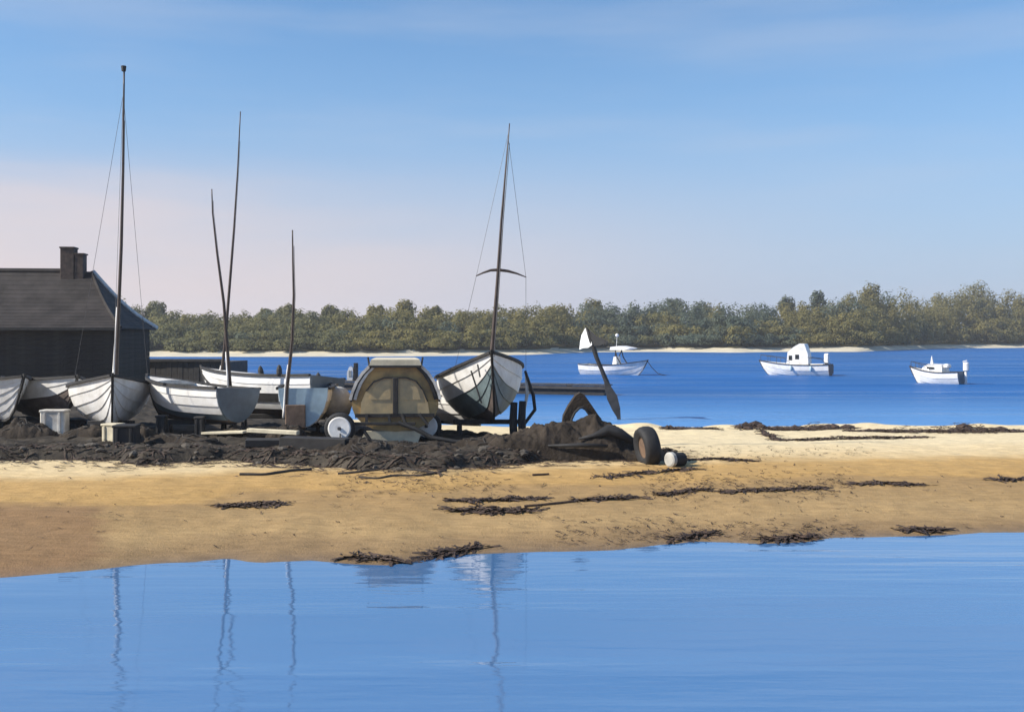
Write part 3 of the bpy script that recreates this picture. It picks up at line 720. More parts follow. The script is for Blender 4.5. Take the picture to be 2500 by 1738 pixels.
# E: white striped hull
P = (3.8, 1.5, 0.92, 0.8, 0.2, 0.22, 2.4, 0.04)
r_ = place('sailing_dinghy', 640, 26.0, 150, 0.28, 0, 6, 3.8); tag(r_, 'white dinghy with two dark stripes behind the shortest mast', 'boat', 'boats laid up on the bank')
hull(r_, P, 'white', 6, rail='dark', fore=0.5, transom='greyblue', bands=['antifoul_and_shade', 'antifoul_and_shade', 'white', 'dark', 'white', 'white'])
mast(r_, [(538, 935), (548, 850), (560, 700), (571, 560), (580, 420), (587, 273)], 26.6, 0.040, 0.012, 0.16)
# E2: pram seen from the stern
P = (2.6, 1.12, 0.84, 0.92, 0.1, 0.12, 2.6, 0.03)
r_ = place('pram_dinghy', 750, 24.6, 97, 0.22, 0, 0, 2.6); tag(r_, 'little boat with pale blue stern and the shortest mast', 'boat', 'boats laid up on the bank')
hull(r_, P, 'white', 4, rail='dark', fore=0.7, transom='paleblue')
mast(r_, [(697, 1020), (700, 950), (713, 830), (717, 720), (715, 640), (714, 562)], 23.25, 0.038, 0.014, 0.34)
MB().bbox((-0.07, 0.16, 0.26), (0.04, 0.42, 0.5), 0.015).build('rudder', 'brown', r_)

# F: round grey buoy
p = on(822, 24.6); r_ = empty('mooring_buoy', p); tag(r_, 'big pale grey round buoy left of the ochre boat', 'buoy')
m_ = MB(); m_.lathe([(0.02, 0.30), (0.16, 0.33), (0.29, 0.46), (0.35, 0.66), (0.33, 0.86), (0.22, 1.02), (0.10, 1.07), (0.02, 1.08)], 20); m_.build('float', 'canvas', r_, smooth=True)
MB().bbox((0, 0, 0.15), (0.5, 0.4, 0.36), 0.04).build('stand', 'darkgrey', r_)
MB().tube([(0, 0, 1.05), (0, 0, 1.14)], 0.04, 8).build('lifting_eye', 'steel', r_)

# G: ochre cabin boat seen from the stern, on a trailer
def build_cabin_boat():
    d = 22.6; p = on(963, d); base = p.z
    root = empty('cabin_boat', (p.x + 0.02, p.y, base), math.radians(6)); tag(root, 'tubby ochre cabin boat with cream roof, stern to the viewer, on a trailer', 'boat', 'boats laid up on the bank')
    # local: x right, y away, z up ; section outline for half width
    low = [(0.0, 0.26), (0.42, 0.30), (0.66, 0.42), (0.82, 0.58), (0.88, 0.74), (0.89, 0.88)]
    upp = [(0.885, 0.88), (0.85, 1.06), (0.76, 1.28), (0.64, 1.46), (0.50, 1.60)]
    def tap(y): return 1 - 0.12 * smooth01(y / 2.2) - 0.80 * smooth01((y - 1.6) / 2.4) ** 1.3
    def sect(pts, y, lift=0.0):
        k = tap(y); zz_ = 0.30 * smooth01((y - 1.4) / 2.4)
        return [(-a * k, y, z + zz_ * (1 if z < .6 else 0.4) + lift) for a, z in pts[::-1]] + [(a * k, y, z + zz_ * (1 if z < .6 else .4) + lift) for a, z in pts[(1 if pts[0][0] == 0 else 0):]]
    ysn = [0, 0.06, 0.4, 0.9, 1.4, 1.9, 2.4, 2.9, 3.4, 3.9]
    h = MB().loft([sect(low, y) for y in ysn]).build('hull', 'ochre', root)
    MB().loft([sect(upp, y) for y in [0.03, 0.5, 1.0, 1.5, 2.0, 2.4]]).build('cabin', 'ochre', root)
    # strakes along both sides
    for side in (-1, 1):
        for (a, z, w, mt) in ((0.895, 0.89, 0.05, 'dark'), (0.80, 0.555, 0.03, 'dark'), (0.62, 0.395, 0.03, 'dark')):
            pts = [(side * (a + 0.012) * tap(y), y, z + 0.30 * smooth01((y - 1.4) / 2.4) * (1 if z < .6 else .4)) for y in ysn]
            MB().tube(pts, w / 2, 6).build('rubbing_strake', mt, h)
    # white and dark trim following the left and right cabin corners
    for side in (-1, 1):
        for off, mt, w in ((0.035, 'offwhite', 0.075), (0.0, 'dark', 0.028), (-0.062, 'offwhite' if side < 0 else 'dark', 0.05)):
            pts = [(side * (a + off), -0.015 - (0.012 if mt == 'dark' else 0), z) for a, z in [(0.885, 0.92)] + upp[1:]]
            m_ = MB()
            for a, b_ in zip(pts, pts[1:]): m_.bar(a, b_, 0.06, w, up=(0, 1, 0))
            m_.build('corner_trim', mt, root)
    # roof slab
    MB().loft([[(-0.54 * k, y, 1.60), (0.54 * k, y, 1.60), (0.50 * k, y, 1.74), (-0.50 * k, y, 1.74)] for y, k in ((-0.06, 1), (1.2, .97), (2.45, .86))]).build('roof', 'cream', root)
    MB().bar((-0.53, -0.075, 1.60), (0.53, -0.075, 1.60), 0.03, 0.045).build('roof_beam', 'dark', root)
    for s in (-1, 1): MB().tube([(s * 0.53, 0.0, 1.6), (s * 0.56, -0.02, 1.79)], 0.022, 6).build('roof_post', 'dark', root)
    # arched two-pane stern screen
    arch = [(-0.72, 0.62), (-0.70, 0.86), (-0.60, 1.10), (-0.44, 1.29), (-0.22, 1.37), (0.22, 1.37), (0.42, 1.30), (0.56, 1.12), (0.66, 0.88), (0.70, 0.62)]
    MB().loft([[(x, y, z) for x, z in arch] for y in (-0.05, 0.02)]).build('stern_panel', 'tanpane', root)
    fr = MB()
    for a, b_ in zip(arch[2:8], arch[3:9]): fr.bar((a[0], -0.065, a[1]), (b_[0], -0.065, b_[1]), 0.03, 0.05, up=(0, 1, 0))
    fr.build('window_frame', 'dark', root)
    MB().bbox((0.0, -0.075, 1.0), (0.11, 0.05, 0.74), 0.01).build('centre_post', 'dark', root)
    for s in (-1, 1):
        MB().loft([[(s * 0.10, y, 0.92), (s * 0.52, y, 0.92), (s * 0.46, y, 1.14), (s * 0.34, y, 1.29), (s * 0.10, y, 1.33)] for y in (-0.062, -0.052)]).build('pane', 'tanpane', root)
    MB().bar((-0.82, -0.07, 0.60), (0.80, -0.07, 0.60), 0.05, 0.07).build('stern_beam', 'dark', root)
    MB().loft([[(-0.72, y, 0.05), (0.1, y, -0.02), (0.46, y, 0.02), (0.55, y, 0.27), (-0.62, y, 0.27)] for y in (0.02, 0.12)]).build('skeg_board', 'cream', root)
    # trailer
    tr = empty('boat_trailer', (p.x, p.y, base)); tag(tr, 'black boat trailer with a white disc wheel under the ochre boat', 'trailer')
    MB().bar((-1.5, -0.2, 0.44), (0.45, -0.2, 0.44), 0.06, 0.06, bev=0.008).build('axle', 'black', tr)
    m_ = MB(); m_.tube([(0.1, -0.22, 0.46), (0.45, -0.26, 0.34), (0.8, -0.3, 0.16), (1.3, -0.33, 0.08), (2.0, -0.36, 0.07)], 0.045, 8); m_.build('drawbar', 'black', tr)
    m_ = MB(); m_.tube([(-0.6, -0.25, 0.30), (-0.45, -0.28, 0.10), (0.0, -0.3, 0.05), (0.6, -0.3, -0.02), (1.1, -0.3, 0.0)], 0.04, 8); m_.build('side_rail', 'black', tr)
    for x_, s_ in ((-0.55, 0.0), (-0.1, 0.03), (0.17, 0.08), (0.52, 0.18)):
        MB().bar((x_, -0.16, 0.64), (x_ + s_, -0.18, 0.42), 0.055, 0.055).build('upright', 'black', tr)
    for wx, wy in ((-1.08, -0.28), (0.62, 0.55)):
        m_ = MB(); m_.lathe([(0.17, -0.05), (0.24, -0.07), (0.30, -0.06), (0.32, 0.0), (0.30, 0.06), (0.24, 0.07), (0.17, 0.05)], 28, axis='x')
        m_.v = [(y, x, z) for x, y, z in m_.v]
        w = m_.build('wheel', 'black', tr, smooth=True); w.location = (wx, wy, 0.32 + top(p.x + wx, p.y + wy) - base - 0.01)
        m_ = MB(); m_.lathe([(0.0, -0.06), (0.10, -0.075), (0.20, -0.062), (0.235, -0.07), (0.24, -0.04), (0.22, 0.03)], 28, axis='x'); m_.v = [(y, x, z) for x, y, z in m_.v]
        m_.build('rim', 'white', w, smooth=True)
        MB().bbox((0, -0.085, 0), (0.07, 0.03, 0.07), 0.015).build('hub', 'steel', w)
        if wx < 0: MB().tube([(0.02, -0.088, -0.10), (0.02, -0.085, -0.20)], 0.012, 6).build('valve', 'black', w)
build_cabin_boat()

# I: white hull end between the ochre boat and the right-hand dinghy
P = (3.0, 1.15, 0.72, 0.8, 0.15, 0.2, 2.4, 0.04)
r_ = place('rowing_boat', 1083, 26.6, 128, 0.22, 0, 0, 3.0); tag(r_, 'small white rowing boat half hidden between the ochre boat and the crosstree dinghy', 'boat', 'boats laid up on the bank')
hull(r_, P, 'white', 4, rail='offwhite', fore=0.7)

# H: bow-on dinghy with crosstrees
P = (4.4, 1.94, 1.08, 0.8, 0.30, 0.34, 2.3, 0.05)
r_ = place('sailing_dinghy', 1185, 25.2, 278, 0.27, 3, 6, 4.4); tag(r_, 'white high-bowed sailing dinghy whose mast carries curved crosstrees', 'boat', 'boats laid up on the bank')
hull(r_, P, 'white', 5, rail='dark', fore=0.5, deck='offwhite', bands=['antifoul_and_shade', 'tealgrey', 'tealgrey', 'white', 'white'])
DH = 23.4
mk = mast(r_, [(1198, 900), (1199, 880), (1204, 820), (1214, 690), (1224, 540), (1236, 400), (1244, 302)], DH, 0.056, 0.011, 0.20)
inv = r_.matrix_world.inverted()
m_ = MB(); m_.tube([inv @ at(x, y, DH) for x, y in ((1162, 674), (1180, 666), (1198, 660), (1216, 659), (1240, 662), (1262, 668), (1285, 677))], [0.012, 0.02, 0.028, 0.034, 0.03, 0.02, 0.01], 8)
m_.build('crosstree', 'mast', mk)
for a, b_, c_ in (((1240, 330), (1163, 674), (1100, 945)), ((1240, 330), (1284, 677), (1284, 930))):
    MB().tube([inv @ at(*a, DH), inv @ at(*b_, DH), inv @ at(*c_, 24.6)], 0.004, 4).build('shroud', 'steel', mk)
MB().tube([inv @ at(1243, 310, DH), inv @ at(1206, 872, DH - 0.55)], 0.004, 4).build('forestay', 'steel', mk)
for a, b_ in (((1150, 905), (1176, 985)), ((1166, 890), (1172, 920))):
    MB().tube([inv @ at(*a, DH - 0.35), inv @ at(*b_, DH - 0.5)], 0.018, 6).build('shroud_strut', 'dark', r_)
m_ = MB(); m_.tube([inv @ at(x, y, 24.4) for x, y in ((1282, 905), (1302, 965), (1306, 1000), (1280, 1035), (1276, 1090))], [0.03, 0.04, 0.04, 0.04, 0.05], 8)
m_.build('stern_bracket', 'dark', r_)
m_ = MB(); m_.tube([inv @ at(x, y, 24.45) for x, y in ((1283, 912), (1287, 960), (1278, 1020))], [0.015, 0.04, 0.02], 8); m_.build('bracket_pad', 'white', r_)

# supports under the boats
for px, d, w, z1, lab in ((272, 24.0, 1.0, 0.30, 'dark trestle under the bow of the tallest-masted dinghy'),
                          (480, 24.2, 1.5, 0.32, 'dark trestle under the small dinghy with the slate grey transom'),
                          (655, 25.6, 1.4, 0.34, 'dark trestle under the dinghy with two dark stripes'),
                          (742, 24.6, 0.8, 0.24, 'dark trestle under the pale blue stern'),
                          (1190, 24.3, 1.5, 0.42, 'dark trestle under the bow of the dinghy with crosstrees'),
                          (140, 25.4, 1.3, 0.18, 'dark trestle under the boat with the brown bottom'),
                          (-40, 25.4, 1.3, 0.24, 'dark trestle under the white boat at the left edge'),
                          (1083, 26.4, 0.9, 0.26, 'dark trestle under the half-hidden white rowing boat')):
    chocks(px, d, w, 0, z1, lab)

# ------------------------------------------------------------------ odds and ends on the bank
def crate(px, py_d, w, h, dp, m_, name, lab, cat, rz=0.0, slat=None):
    p = on(px, py_d); r_ = empty(name, p, rz); tag(r_, lab, cat)
    MB().bbox((0, 0, h / 2 - 0.02), (w, dp, h), 0.025).build('body', m_, r_)
    MB().bbox((0, 0, h - 0.01), (w + 0.03, dp + 0.03, 0.05), 0.012).build('lid', m_, r_)
    for s in (-1, 1): MB().bbox((s * w * 0.3, -dp / 2 - 0.012, h / 2), (0.05, 0.025, h * 0.8), 0.006).build('batten', slat or m_, r_)
crate(309, 21.9, 0.44, 0.46, 0.42, 'black', 'crate', 'black crate at the foot of the bank below the tallest mast', 'crate', 0.1)
crate(276, 22.4, 0.34, 0.34, 0.30, 'cream', 'crate', 'cream box beside the black crate', 'crate', -0.25)
crate(395, 23.3, 0.20, 0.50, 0.20, 'dark', 'bollard', 'left of two dark timber bollards in front of the small dinghy', 'bollard')
crate(488, 23.2, 0.18, 0.46, 0.18, 'dark', 'bollard', 'right of two dark timber bollards in front of the small dinghy', 'bollard')
crate(134, 24.0, 0.52, 0.50, 0.35, 'offwhite', 'crate', 'white upright box in front of the boat with the brown bottom', 'crate', 0.06)
def plank_thing(px0, d0, px1, d1, w, th, m_, name, lab, cat, lift=0.03):
    a, b_ = on(px0, d0), on(px1, d1); a.z += lift; b_.z += lift
    r_ = MB().bar(a - (a + b_) / 2, b_ - (a + b_) / 2, w, th, bev=0.008).build(name, m_, None); r_.location = (a + b_) / 2; tag(r_, lab, cat); return r_
plank_thing(500, 23.2, 602, 23.0, 0.34, 0.05, 'cream', 'board', 'broad cream board lying below the slate grey transom', 'board', 0.12)
plank_thing(606, 22.3, 728, 22.1, 0.16, 0.08, 'cream', 'board', 'narrow cream board lying below the shortest mast', 'board', 0.26)
plank_thing(600, 21.7, 740, 21.9, 0.5, 0.14, 'dark', 'beam', 'heavy dark beam lying in the weed below the narrow cream board', 'beam', 0.05)
plank_thing(690, 21.5, 850, 21.3, 0.4, 0.22, 'dark', 'beam', 'dark beam lying on the bank left of the trailer', 'beam', 0.08)
def net_heap(px, d, w, h, dp, lab, seed, m_='tarp'):
    p = on(px, d); nx_, ny_ = 40, 22; vs_ = []; rr_ = random.Random(seed); o_ = rr_.uniform(0, 50); pk = rr_.uniform(-.3, .3)
    for j in range(ny_ + 1):
        for i in range(nx_ + 1):
            u, v = -1 + 2 * i / nx_, -1 + 2 * j / ny_
            x, y = u * w / 2, v * dp / 2
            e = max(0, 1 - (abs(u - pk * (1 - u * u)) ** 2.4 + abs(v) ** 2.4) + 0.25 * fn(u * 2 + o_, v * 2))
            z = h * 0.8 * e ** 0.6 * (0.85 + 0.3 * fn(x * 2.4 + o_, y * 2.4, 2)) + 0.025 * abs(fn(x * 11 + o_, y * 11)) * min(1, e * 3)
            if i in (0, nx_) or j in (0, ny_): z = 0
            vs_.append((x, y, z - 0.05 + top(p.x + x, p.y + y) - p.z))
    n = nx_ + 1
    r_ = empty('net_heap', p); tag(r_, lab, 'net heap', 'dark heaps of nets among the boats')
    MB().add(vs_, [(j * n + i, j * n + i + 1, (j + 1) * n + i + 1, (j + 1) * n + i) for j in range(ny_) for i in range(nx_)]).build('netting', m_, r_, smooth=True)
    m2 = MB()
    for q in range(5):
        a = rr_.uniform(0, 6.28); cx_, cy_ = rr_.uniform(-.25, .25) * w, rr_.uniform(-.4, .1) * dp; R_ = rr_.uniform(.12, .25) * w; pts = []
        for k in range(9):
            b_ = a + k * 0.5; x, y = cx_ + math.cos(b_) * R_, cy_ + math.sin(b_) * R_ * .6
            i = min(nx_ - 1, max(1, int((x / w + .5) * nx_))); j = min(ny_ - 1, max(1, int((y / dp + .5) * ny_)))
            pts.append((x, y, vs_[j * n + i][2] + .012))
        m2.tube(pts, 0.016, 5)
    m2.build('rope_coil', 'rope', r_)
net_heap(330, 22.9, 1.0, 0.40, 0.8, 'dark net heap between the black crate and the left bollard', 1)
net_heap(205, 23.4, 1.2, 0.34, 0.9, 'dark net heap below the left side of the tallest-masted dinghy', 2)
net_heap(60, 23.6, 1.4, 0.42, 0.9, 'dark net heap at the left edge below the cut-off boat', 3)
net_heap(590, 23.4, 1.0, 0.36, 0.8, 'dark net heap behind the broad cream board', 4)
net_heap(700, 22.9, 0.9, 0.52, 0.7, 'tall brown net heap in front of the pale blue stern', 5)
net_heap(880, 21.2, 1.5, 0.30, 0.8, 'brown net heap below the trailer wheel', 6)
net_heap(1040, 21.2, 1.5, 0.28, 0.8, 'brown net heap below the right half of the ochre boat', 7)
net_heap(1190, 22.2, 1.5, 0.30, 0.9, 'dark net heap below the crosstree dinghy', 8)
net_heap(450, 22.4, 1.7, 0.24, 0.8, 'long low net heap in front of the two bollards', 9)
# dark props under the right-hand dinghy
for px, lab in ((1255, 'left of two thick black props under the crosstree dinghy'), (1276, 'right of two thick black props under the crosstree dinghy')):
    p = on(px, 23.6); r_ = empty('prop', p); tag(r_, lab, 'prop', 'props under the crosstree dinghy')
    MB().tube([(0.0, 0, -0.05), (-0.02, 0, 0.4), (0.0, 0.05, 0.8)], [0.09, 0.085, 0.075], 8).build('post', 'black', r_)
    MB().bbox((0, 0.02, 0.0), (0.26, 0.26, 0.08), 0.02).build('foot', 'black', r_)

# tarpaulin heap
def build_heap():
    p = on(1402, 22.0); root = empty('tarpaulin_heap', p); tag(root, 'dark brown tarpaulin heap right of the boats', 'tarpaulin')
    nx_, ny_ = 120, 60; vs_ = []
    prof = [(-1.75, 0.0), (-1.3, 0.16), (-0.8, 0.32), (-0.3, 0.42), (0.1, 0.46), (0.42, 0.52), (0.70, 0.46), (0.95, 0.30), (1.2, 0.18), (1.35, 0.0)]
    for j in range(ny_ + 1):
        for i in range(nx_ + 1):
            x = -1.75 + 3.1 * i / nx_; y = -0.75 + 1.6 * j / ny_
            e = 1 - (abs(y) / 0.85) ** 2.6
            z = interp(prof, x) * max(0, e) ** 0.6 + 0.05 * fn(x * 3 + y, y * 4.5, 1) + 0.07 * (1 - abs(fn(x * 1.7 + 2.2 * y, y * 1.2 - x, 3)) * 2.2) * max(0, e) + 0.03 * abs(fn(x * 6 - 5 * y, y * 5, 7))
            if i in (0, nx_) or j in (0, ny_): z = -0.08
            vs_.append((x, y, z + top(p.x + x, p.y + y) - p.z - 0.02))
    n = nx_ + 1
    MB().add(vs_, [(j * n + i, j * n + i + 1, (j + 1) * n + i + 1, (j + 1) * n + i) for j in range(ny_) for i in range(nx_)]).build('sheet', 'tarp', root, smooth=True)
    m_ = MB()
    m_.tube([(0.05, -0.62, 0.22), (0.35, -0.60, 0.28), (0.62, -0.52, 0.38), (0.85, -0.52, 0.32), (1.15, -0.55, 0.15)], [0.02, 0.05, 0.11, 0.11, 0.06], 8); m_.build('folded_edge', 'black', root, smooth=True)
    m_ = MB(); m_.tube([(-0.55, -0.72, 0.10), (0.1, -0.80, 0.12), (0.6, -0.80, 0.10)], [0.02, 0.045, 0.03], 8); m_.build('underside_shade', 'black', root, smooth=True)  # black tube drawn in for the shade under the heap
    # hooped hood on top
    q = on(1415, 22.6); r2 = empty('spray_hood', (q.x, q.y, q.z + 0.12)); tag(r2, 'arched dark canvas hood with an open middle on the tarpaulin heap', 'hood')
    out = [(-0.36, 0.30), (-0.34, 0.46), (-0.24, 0.66), (-0.09, 0.88), (0.0, 0.94), (0.10, 0.88), (0.24, 0.68), (0.36, 0.50), (0.44, 0.40)]
    inn = [(-0.20, 0.30), (-0.17, 0.42), (-0.11, 0.54), (-0.02, 0.63), (0.04, 0.64), (0.11, 0.60), (0.18, 0.50), (0.22, 0.42), (0.24, 0.34)]
    m_ = MB(); k = len(out)
    for y in (-0.22, 0.22): m_.v += [(a, y, z) for a, z in out] + [(a, y, z) for a, z in inn]
    for o_ in (0, 2 * k):
        for i in range(k - 1): m_.f.append((o_ + i, o_ + i + 1, o_ + k + i + 1, o_ + k + i))
    for i in range(k - 1):
        m_.f.append((i, i + 1, 2 * k + i + 1, 2 * k + i)); m_.f.append((k + i, k + i + 1, 3 * k + i + 1, 3 * k + i))
    m_.f += [(0, k, 3 * k, 2 * k), (k - 1, 2 * k - 1, 4 * k - 1, 3 * k - 1)]
    m_.build('canopy', 'tarp', r2)
    fr = MB(); fr.tube([(a, -0.235, z) for a, z in inn], 0.028, 6); fr.build('hoop', 'black', r2)
build_heap()
# tyre
p = on(1580, 20.9); r_ = empty('tyre', (p.x, p.y, p.z + 0.30), math.radians(14), 0, math.radians(-8)); tag(r_, 'big dark upright tyre with brown hub right of the tarpaulin heap', 'tyre')
m_ = MB(); m_.lathe([(0.20, -0.10), (0.28, -0.15), (0.36, -0.14), (0.39, -0.08), (0.40, 0), (0.39, 0.08), (0.36, 0.14), (0.28, 0.15), (0.20, 0.10)], 32, axis='x'); m_.build('tread', 'black', r_, smooth=True)
m_ = MB(); m_.lathe([(0.0, -0.10), (0.10, -0.11), (0.18, -0.08), (0.215, -0.10), (0.21, 0.08), (0.0, 0.08)], 24, axis='x'); m_.build('hub', 'brown', r_, smooth=True)
# white ended black drum
p = ground(1646, 1138); r_ = empty('drum', (p.x, p.y, p.z), math.radians(35)); tag(r_, 'small black drum with pale grey end right of the tyre', 'drum')
m_ = MB(); m_.lathe([(0.0, -0.14), (0.11, -0.14), (0.13, -0.12), (0.13, 0.12), (0.11, 0.14), (0.0, 0.14)], 20, axis='x'); m_.v = [(x + 0.09, y, z + 0.12) for x, y, z in m_.v]; m_.build('barrel', 'black', r_, smooth=False)
m_ = MB(); m_.lathe([(0.0, -0.04), (0.11, -0.04), (0.14, -0.02), (0.14, 0.05), (0.11, 0.06), (0.0, 0.06)], 20, axis='x'); m_.v = [(x - 0.10, y, z + 0.13) for x, y, z in m_.v]; m_.build('end_cap', 'canvas', r_)

# leaning pole with two pennants standing in the shallows
def build_pole():
    d = 37.2; root0 = at(1508, 1010, d); root = empty('marker_pole', (root0.x, root0.y, 0)); tag(root, 'leaning dark marker pole with one white and one black pennant at the pontoon end', 'marker pole')
    q = lambda px, py: at(px, py, d) - Vector((root0.x, root0.y, 0))
    m_ = MB(); m_.tube([q(1512, 1030), q(1494, 962), q(1480, 930), q(1470, 905), q(1456, 872), q(1449, 848), q(1440, 822), q(1431, 799)], [0.04, 0.075, 0.085, 0.07, 0.075, 0.085, 0.07, 0.03], 8); m_.build('pole', 'dark', root, smooth=True)
    rings = []
    for (px_, py_), w in (((1513, 1026), 0.03), ((1504, 998), 0.13), ((1494, 970), 0.17), ((1483, 944), 0.10), ((1478, 930), 0.05)):
        c = q(px_, py_); rings.append([c + Vector((-w, -.09, -w * .35)), c + Vector((w, -.09, w * .35)), c + Vector((w, -.06, w * .35)), c + Vector((-w, -.06, -w * .35))])
    MB().loft(rings).build('blade', 'darkgrey', root)
    def pennant(pts, m__, y):
        a = [q(*p_) + Vector((0, y + (1440 - p_[0]) * 0.016, 0)) for p_ in pts]
        MB().loft([a, [v + Vector((0, 0.025, 0)) for v in a]]).build('pennant', m__, root)
    pennant([(1430, 800), (1421, 818), (1418, 835), (1416, 854), (1424, 850), (1436, 849), (1445, 842), (1442, 826)], 'flagwhite', -0.02)
    pennant([(1431, 799), (1440, 806), (1454, 820), (1481, 832), (1477, 838), (1460, 843), (1450, 845), (1442, 826)], 'black', -0.05)
build_pole()

# ------------------------------------------------------------------ boats moored on the bay
def moored_hull(root, P, m_, stern, rail, fore=0.5, nst=3, bands=None):
    return hull(root, P, m_, nst, 14, rail, 'white', fore, (), True, stern, bands)
def wl_place(name, px, py, heading, L, draft):
    c = flat(px, py, 0.0); a = math.radians(heading); r_ = empty(name, (c.x - math.cos(a) * L / 2, c.y - math.sin(a) * L / 2, -draft), a); bpy.context.view_layer.update(); return r_
# open boat with T-top, bow to the right
P = (5.0, 1.7, 0.92, 0.85, 0.35, 0.42, 2.3, 0.04)
r_ = wl_place('motor_boat', 1496, 915, -33, 5.0, 0.20); tag(r_, 'white open motor boat with flat canopy, nearest the pennant pole', 'boat', 'boats moored on the bay')
moored_hull(r_, P, 'white', 'white', 'dark', 0.62, 3, ['white', 'white', 'white'])
MB().loft([[(2.55, -.38, .5), (3.05, -.38, .5), (2.95, -.34, 1.55), (2.75, -.34, 1.55)], [(2.55, .38, .5), (3.05, .38, .5), (2.95, .34, 1.55), (2.75, .34, 1.55)]]).build('console', 'white', r_)
MB().loft([[(2.55, y, 2.02), (2.6, y, 2.25), (3.3, y, 2.33), (4.0, y, 2.22), (4.25, y, 2.16), (3.8, y, 2.04)] for y in (-.6, .6)]).build('canopy', 'white', r_)
for s in (-.5, .5): MB().tube([(2.85, s * .6, 1.5), (3.0, s, 2.05)], 0.035, 6).build('canopy_strut', 'dark', r_)
for s in (-.5, .5): MB().tube([(3.45, s, 1.0), (3.1, s, 1.5), (2.95, s, 2.05)], 0.045, 6).build('canopy_strut', 'dark', r_)
MB().tube([(2.8, 0, 2.25), (2.85, 0, 3.0)], 0.015, 6).build('antenna', 'white', r_)
m_ = MB(); m_.lathe([(0.0, -.13), (0.1, -.09), (0.14, 0), (0.1, .09), (0.0, .13)], 12); m_.v = [(x + 2.86, y, z + 3.1) for x, y, z in m_.v]; m_.build('masthead_lamp', 'white', r_, smooth=True)
MB().tube([(5.3, 0, 1.25), (5.6, 0.2, 0.75), (5.95, 0.4, 0.35), (6.5, 0.8, 0.17)], 0.025, 6).build('mooring_line', 'rope', r_)
# cabin boat, bow to the left
P = (4.9, 1.75, 0.95, 0.88, 0.25, 0.30, 2.4, 0.03)
r_ = wl_place('motor_boat', 1944, 916, 152, 4.9, 0.18); tag(r_, 'white moored motor boat with tall wheelhouse and two dark windows', 'boat', 'boats moored on the bay')
moored_hull(r_, P, 'white', 'red', 'darkgrey', 0.45, 3)
def bow_rail(root, P, h=0.42, m__='steel'):
    L, B, D = P[:3]; m_ = MB(); top_ = []
    for s_ in (0.62, 0.75, 0.88, 0.985): top_.append((hpt(P, s_, 1, -1, -.05), hpt(P, s_, 1, 1, -.05)))
    pts = [a + Vector((0, 0, h)) for a, _ in top_] + [b + Vector((0, 0, h)) for _, b in reversed(top_)]
    m_.tube(pts, 0.018, 6)
    for a, b in top_:
        m_.tube([a, a + Vector((0, 0, h))], 0.015, 5); m_.tube([b, b + Vector((0, 0, h))], 0.015, 5)
    m_.build('bow_rail', m__, root)
bow_rail(r_, P)
for x_ in (1.2, 2.6):
    f_ = MB(); f_.lathe([(0.0, -.2), (0.07, -.17), (0.09, 0), (0.07, .17), (0.0, .2)], 10); q_ = hpt(P, x_ / 4.9, 0.8, 1, 0.1); f_.v = [(x + q_.x, y + q_.y, z + q_.z) for x, y, z in f_.v]; f_.build('fender', 'paleblue', r_, smooth=True)
MB().tube([(1.8, 0.3, 2.5), (1.75, 0.3, 3.3)], 0.012, 5).build('aerial', 'dark', r_)
cab = [(1.45, .75), (3.05, .75), (2.95, 1.85), (2.5, 2.25), (2.1, 2.48), (1.75, 2.46), (1.5, 1.75)]
MB().loft([[(x, y, z) for x, z in cab] for y in (-.55, .55)]).build('wheelhouse', 'white', r_)
for a, b_, z in ((2.62, 2.86, 1.45), (2.12, 2.40, 1.52)):
    for s in (-1, 1): MB().bbox(((a + b_) / 2, s * .555, z), (b_ - a, .03, .34), .008).build('window', 'glass', r_)
MB().bbox((0.85, 0, 0.98), (0.9, 1.2, 0.12), 0.02).build('engine_box', 'white', r_)
m_ = MB(); m_.bbox((0.22, 0.2, 1.42), (0.34, 0.42, 0.72), 0.06); m_.build('outboard_motor', 'white', r_)
MB().bbox((0.24, 0.2, 0.93), (0.2, 0.2, 0.5), 0.03).build('motor_leg', 'dark', r_)
for s in (-1, 1): MB().tube([(0.1, s * .7, .95), (0.45, s * .75, 1.35), (1.5, s * .6, 1.5)], 0.02, 6).build('rail', 'dark', r_)
MB().loft([[(-.06, -.72, .30), (-.06, .72, .30), (-.06, .76, .93), (-.06, -.76, .93)], [(-.03, -.72, .30), (-.03, .72, .30), (-.03, .76, .93), (-.03, -.76, .93)]]).build('stern_board', 'red', r_)
# small cuddy boat on the right
P = (2.9, 1.4, 0.85, 0.85, 0.22, 0.35, 2.3, 0.03)
r_ = wl_place('motor_boat', 2288, 936, 136, 2.9, 0.16); tag(r_, 'smallest white moored boat with low cabin and outboard, far right', 'boat', 'boats moored on the bay')
moored_hull(r_, P, 'white', 'greyblue', 'darkgrey', 0.4, 3)
bow_rail(r_, P, 0.32)
MB().loft([[(0.9, y, .72), (2.45, y * .5, .82), (2.15, y * .5, 1.18), (1.8, y * .75, 1.34), (1.0, y * .85, 1.30)] for y in (-.58, .58)]).build('cuddy', 'white', r_)
for s in (-1, 1): MB().bbox((1.65, s * .50, 1.1), (0.4, .1, .12), 0.02, Matrix.Rotation(0, 3, 'Z')).build('window', 'glass', r_)
MB().tube([(1.75, 0, 1.25), (1.78, 0, 1.80)], [0.12, 0.02], 8).build('mast_stub', 'white', r_)
MB().bbox((0.75, 0.2, 1.22), (0.3, 0.5, 0.25), 0.06).build('seat', 'white', r_)
m_ = MB(); m_.bbox((-0.22, -0.15, 1.18), (0.3, 0.32, 0.55), 0.07); m_.build('outboard_motor', 'white', r_)
MB().bbox((-0.2, -0.15, 0.55), (0.14, 0.14, 0.9), 0.03).build('motor_leg', 'white', r_)
MB().tube([(0.0, -.55, .95), (0.1, -.5, 1.5), (-0.25, -.2, 1.55)], 0.025, 6).build('rail', 'white', r_)
bpy.context.view_layer.update()

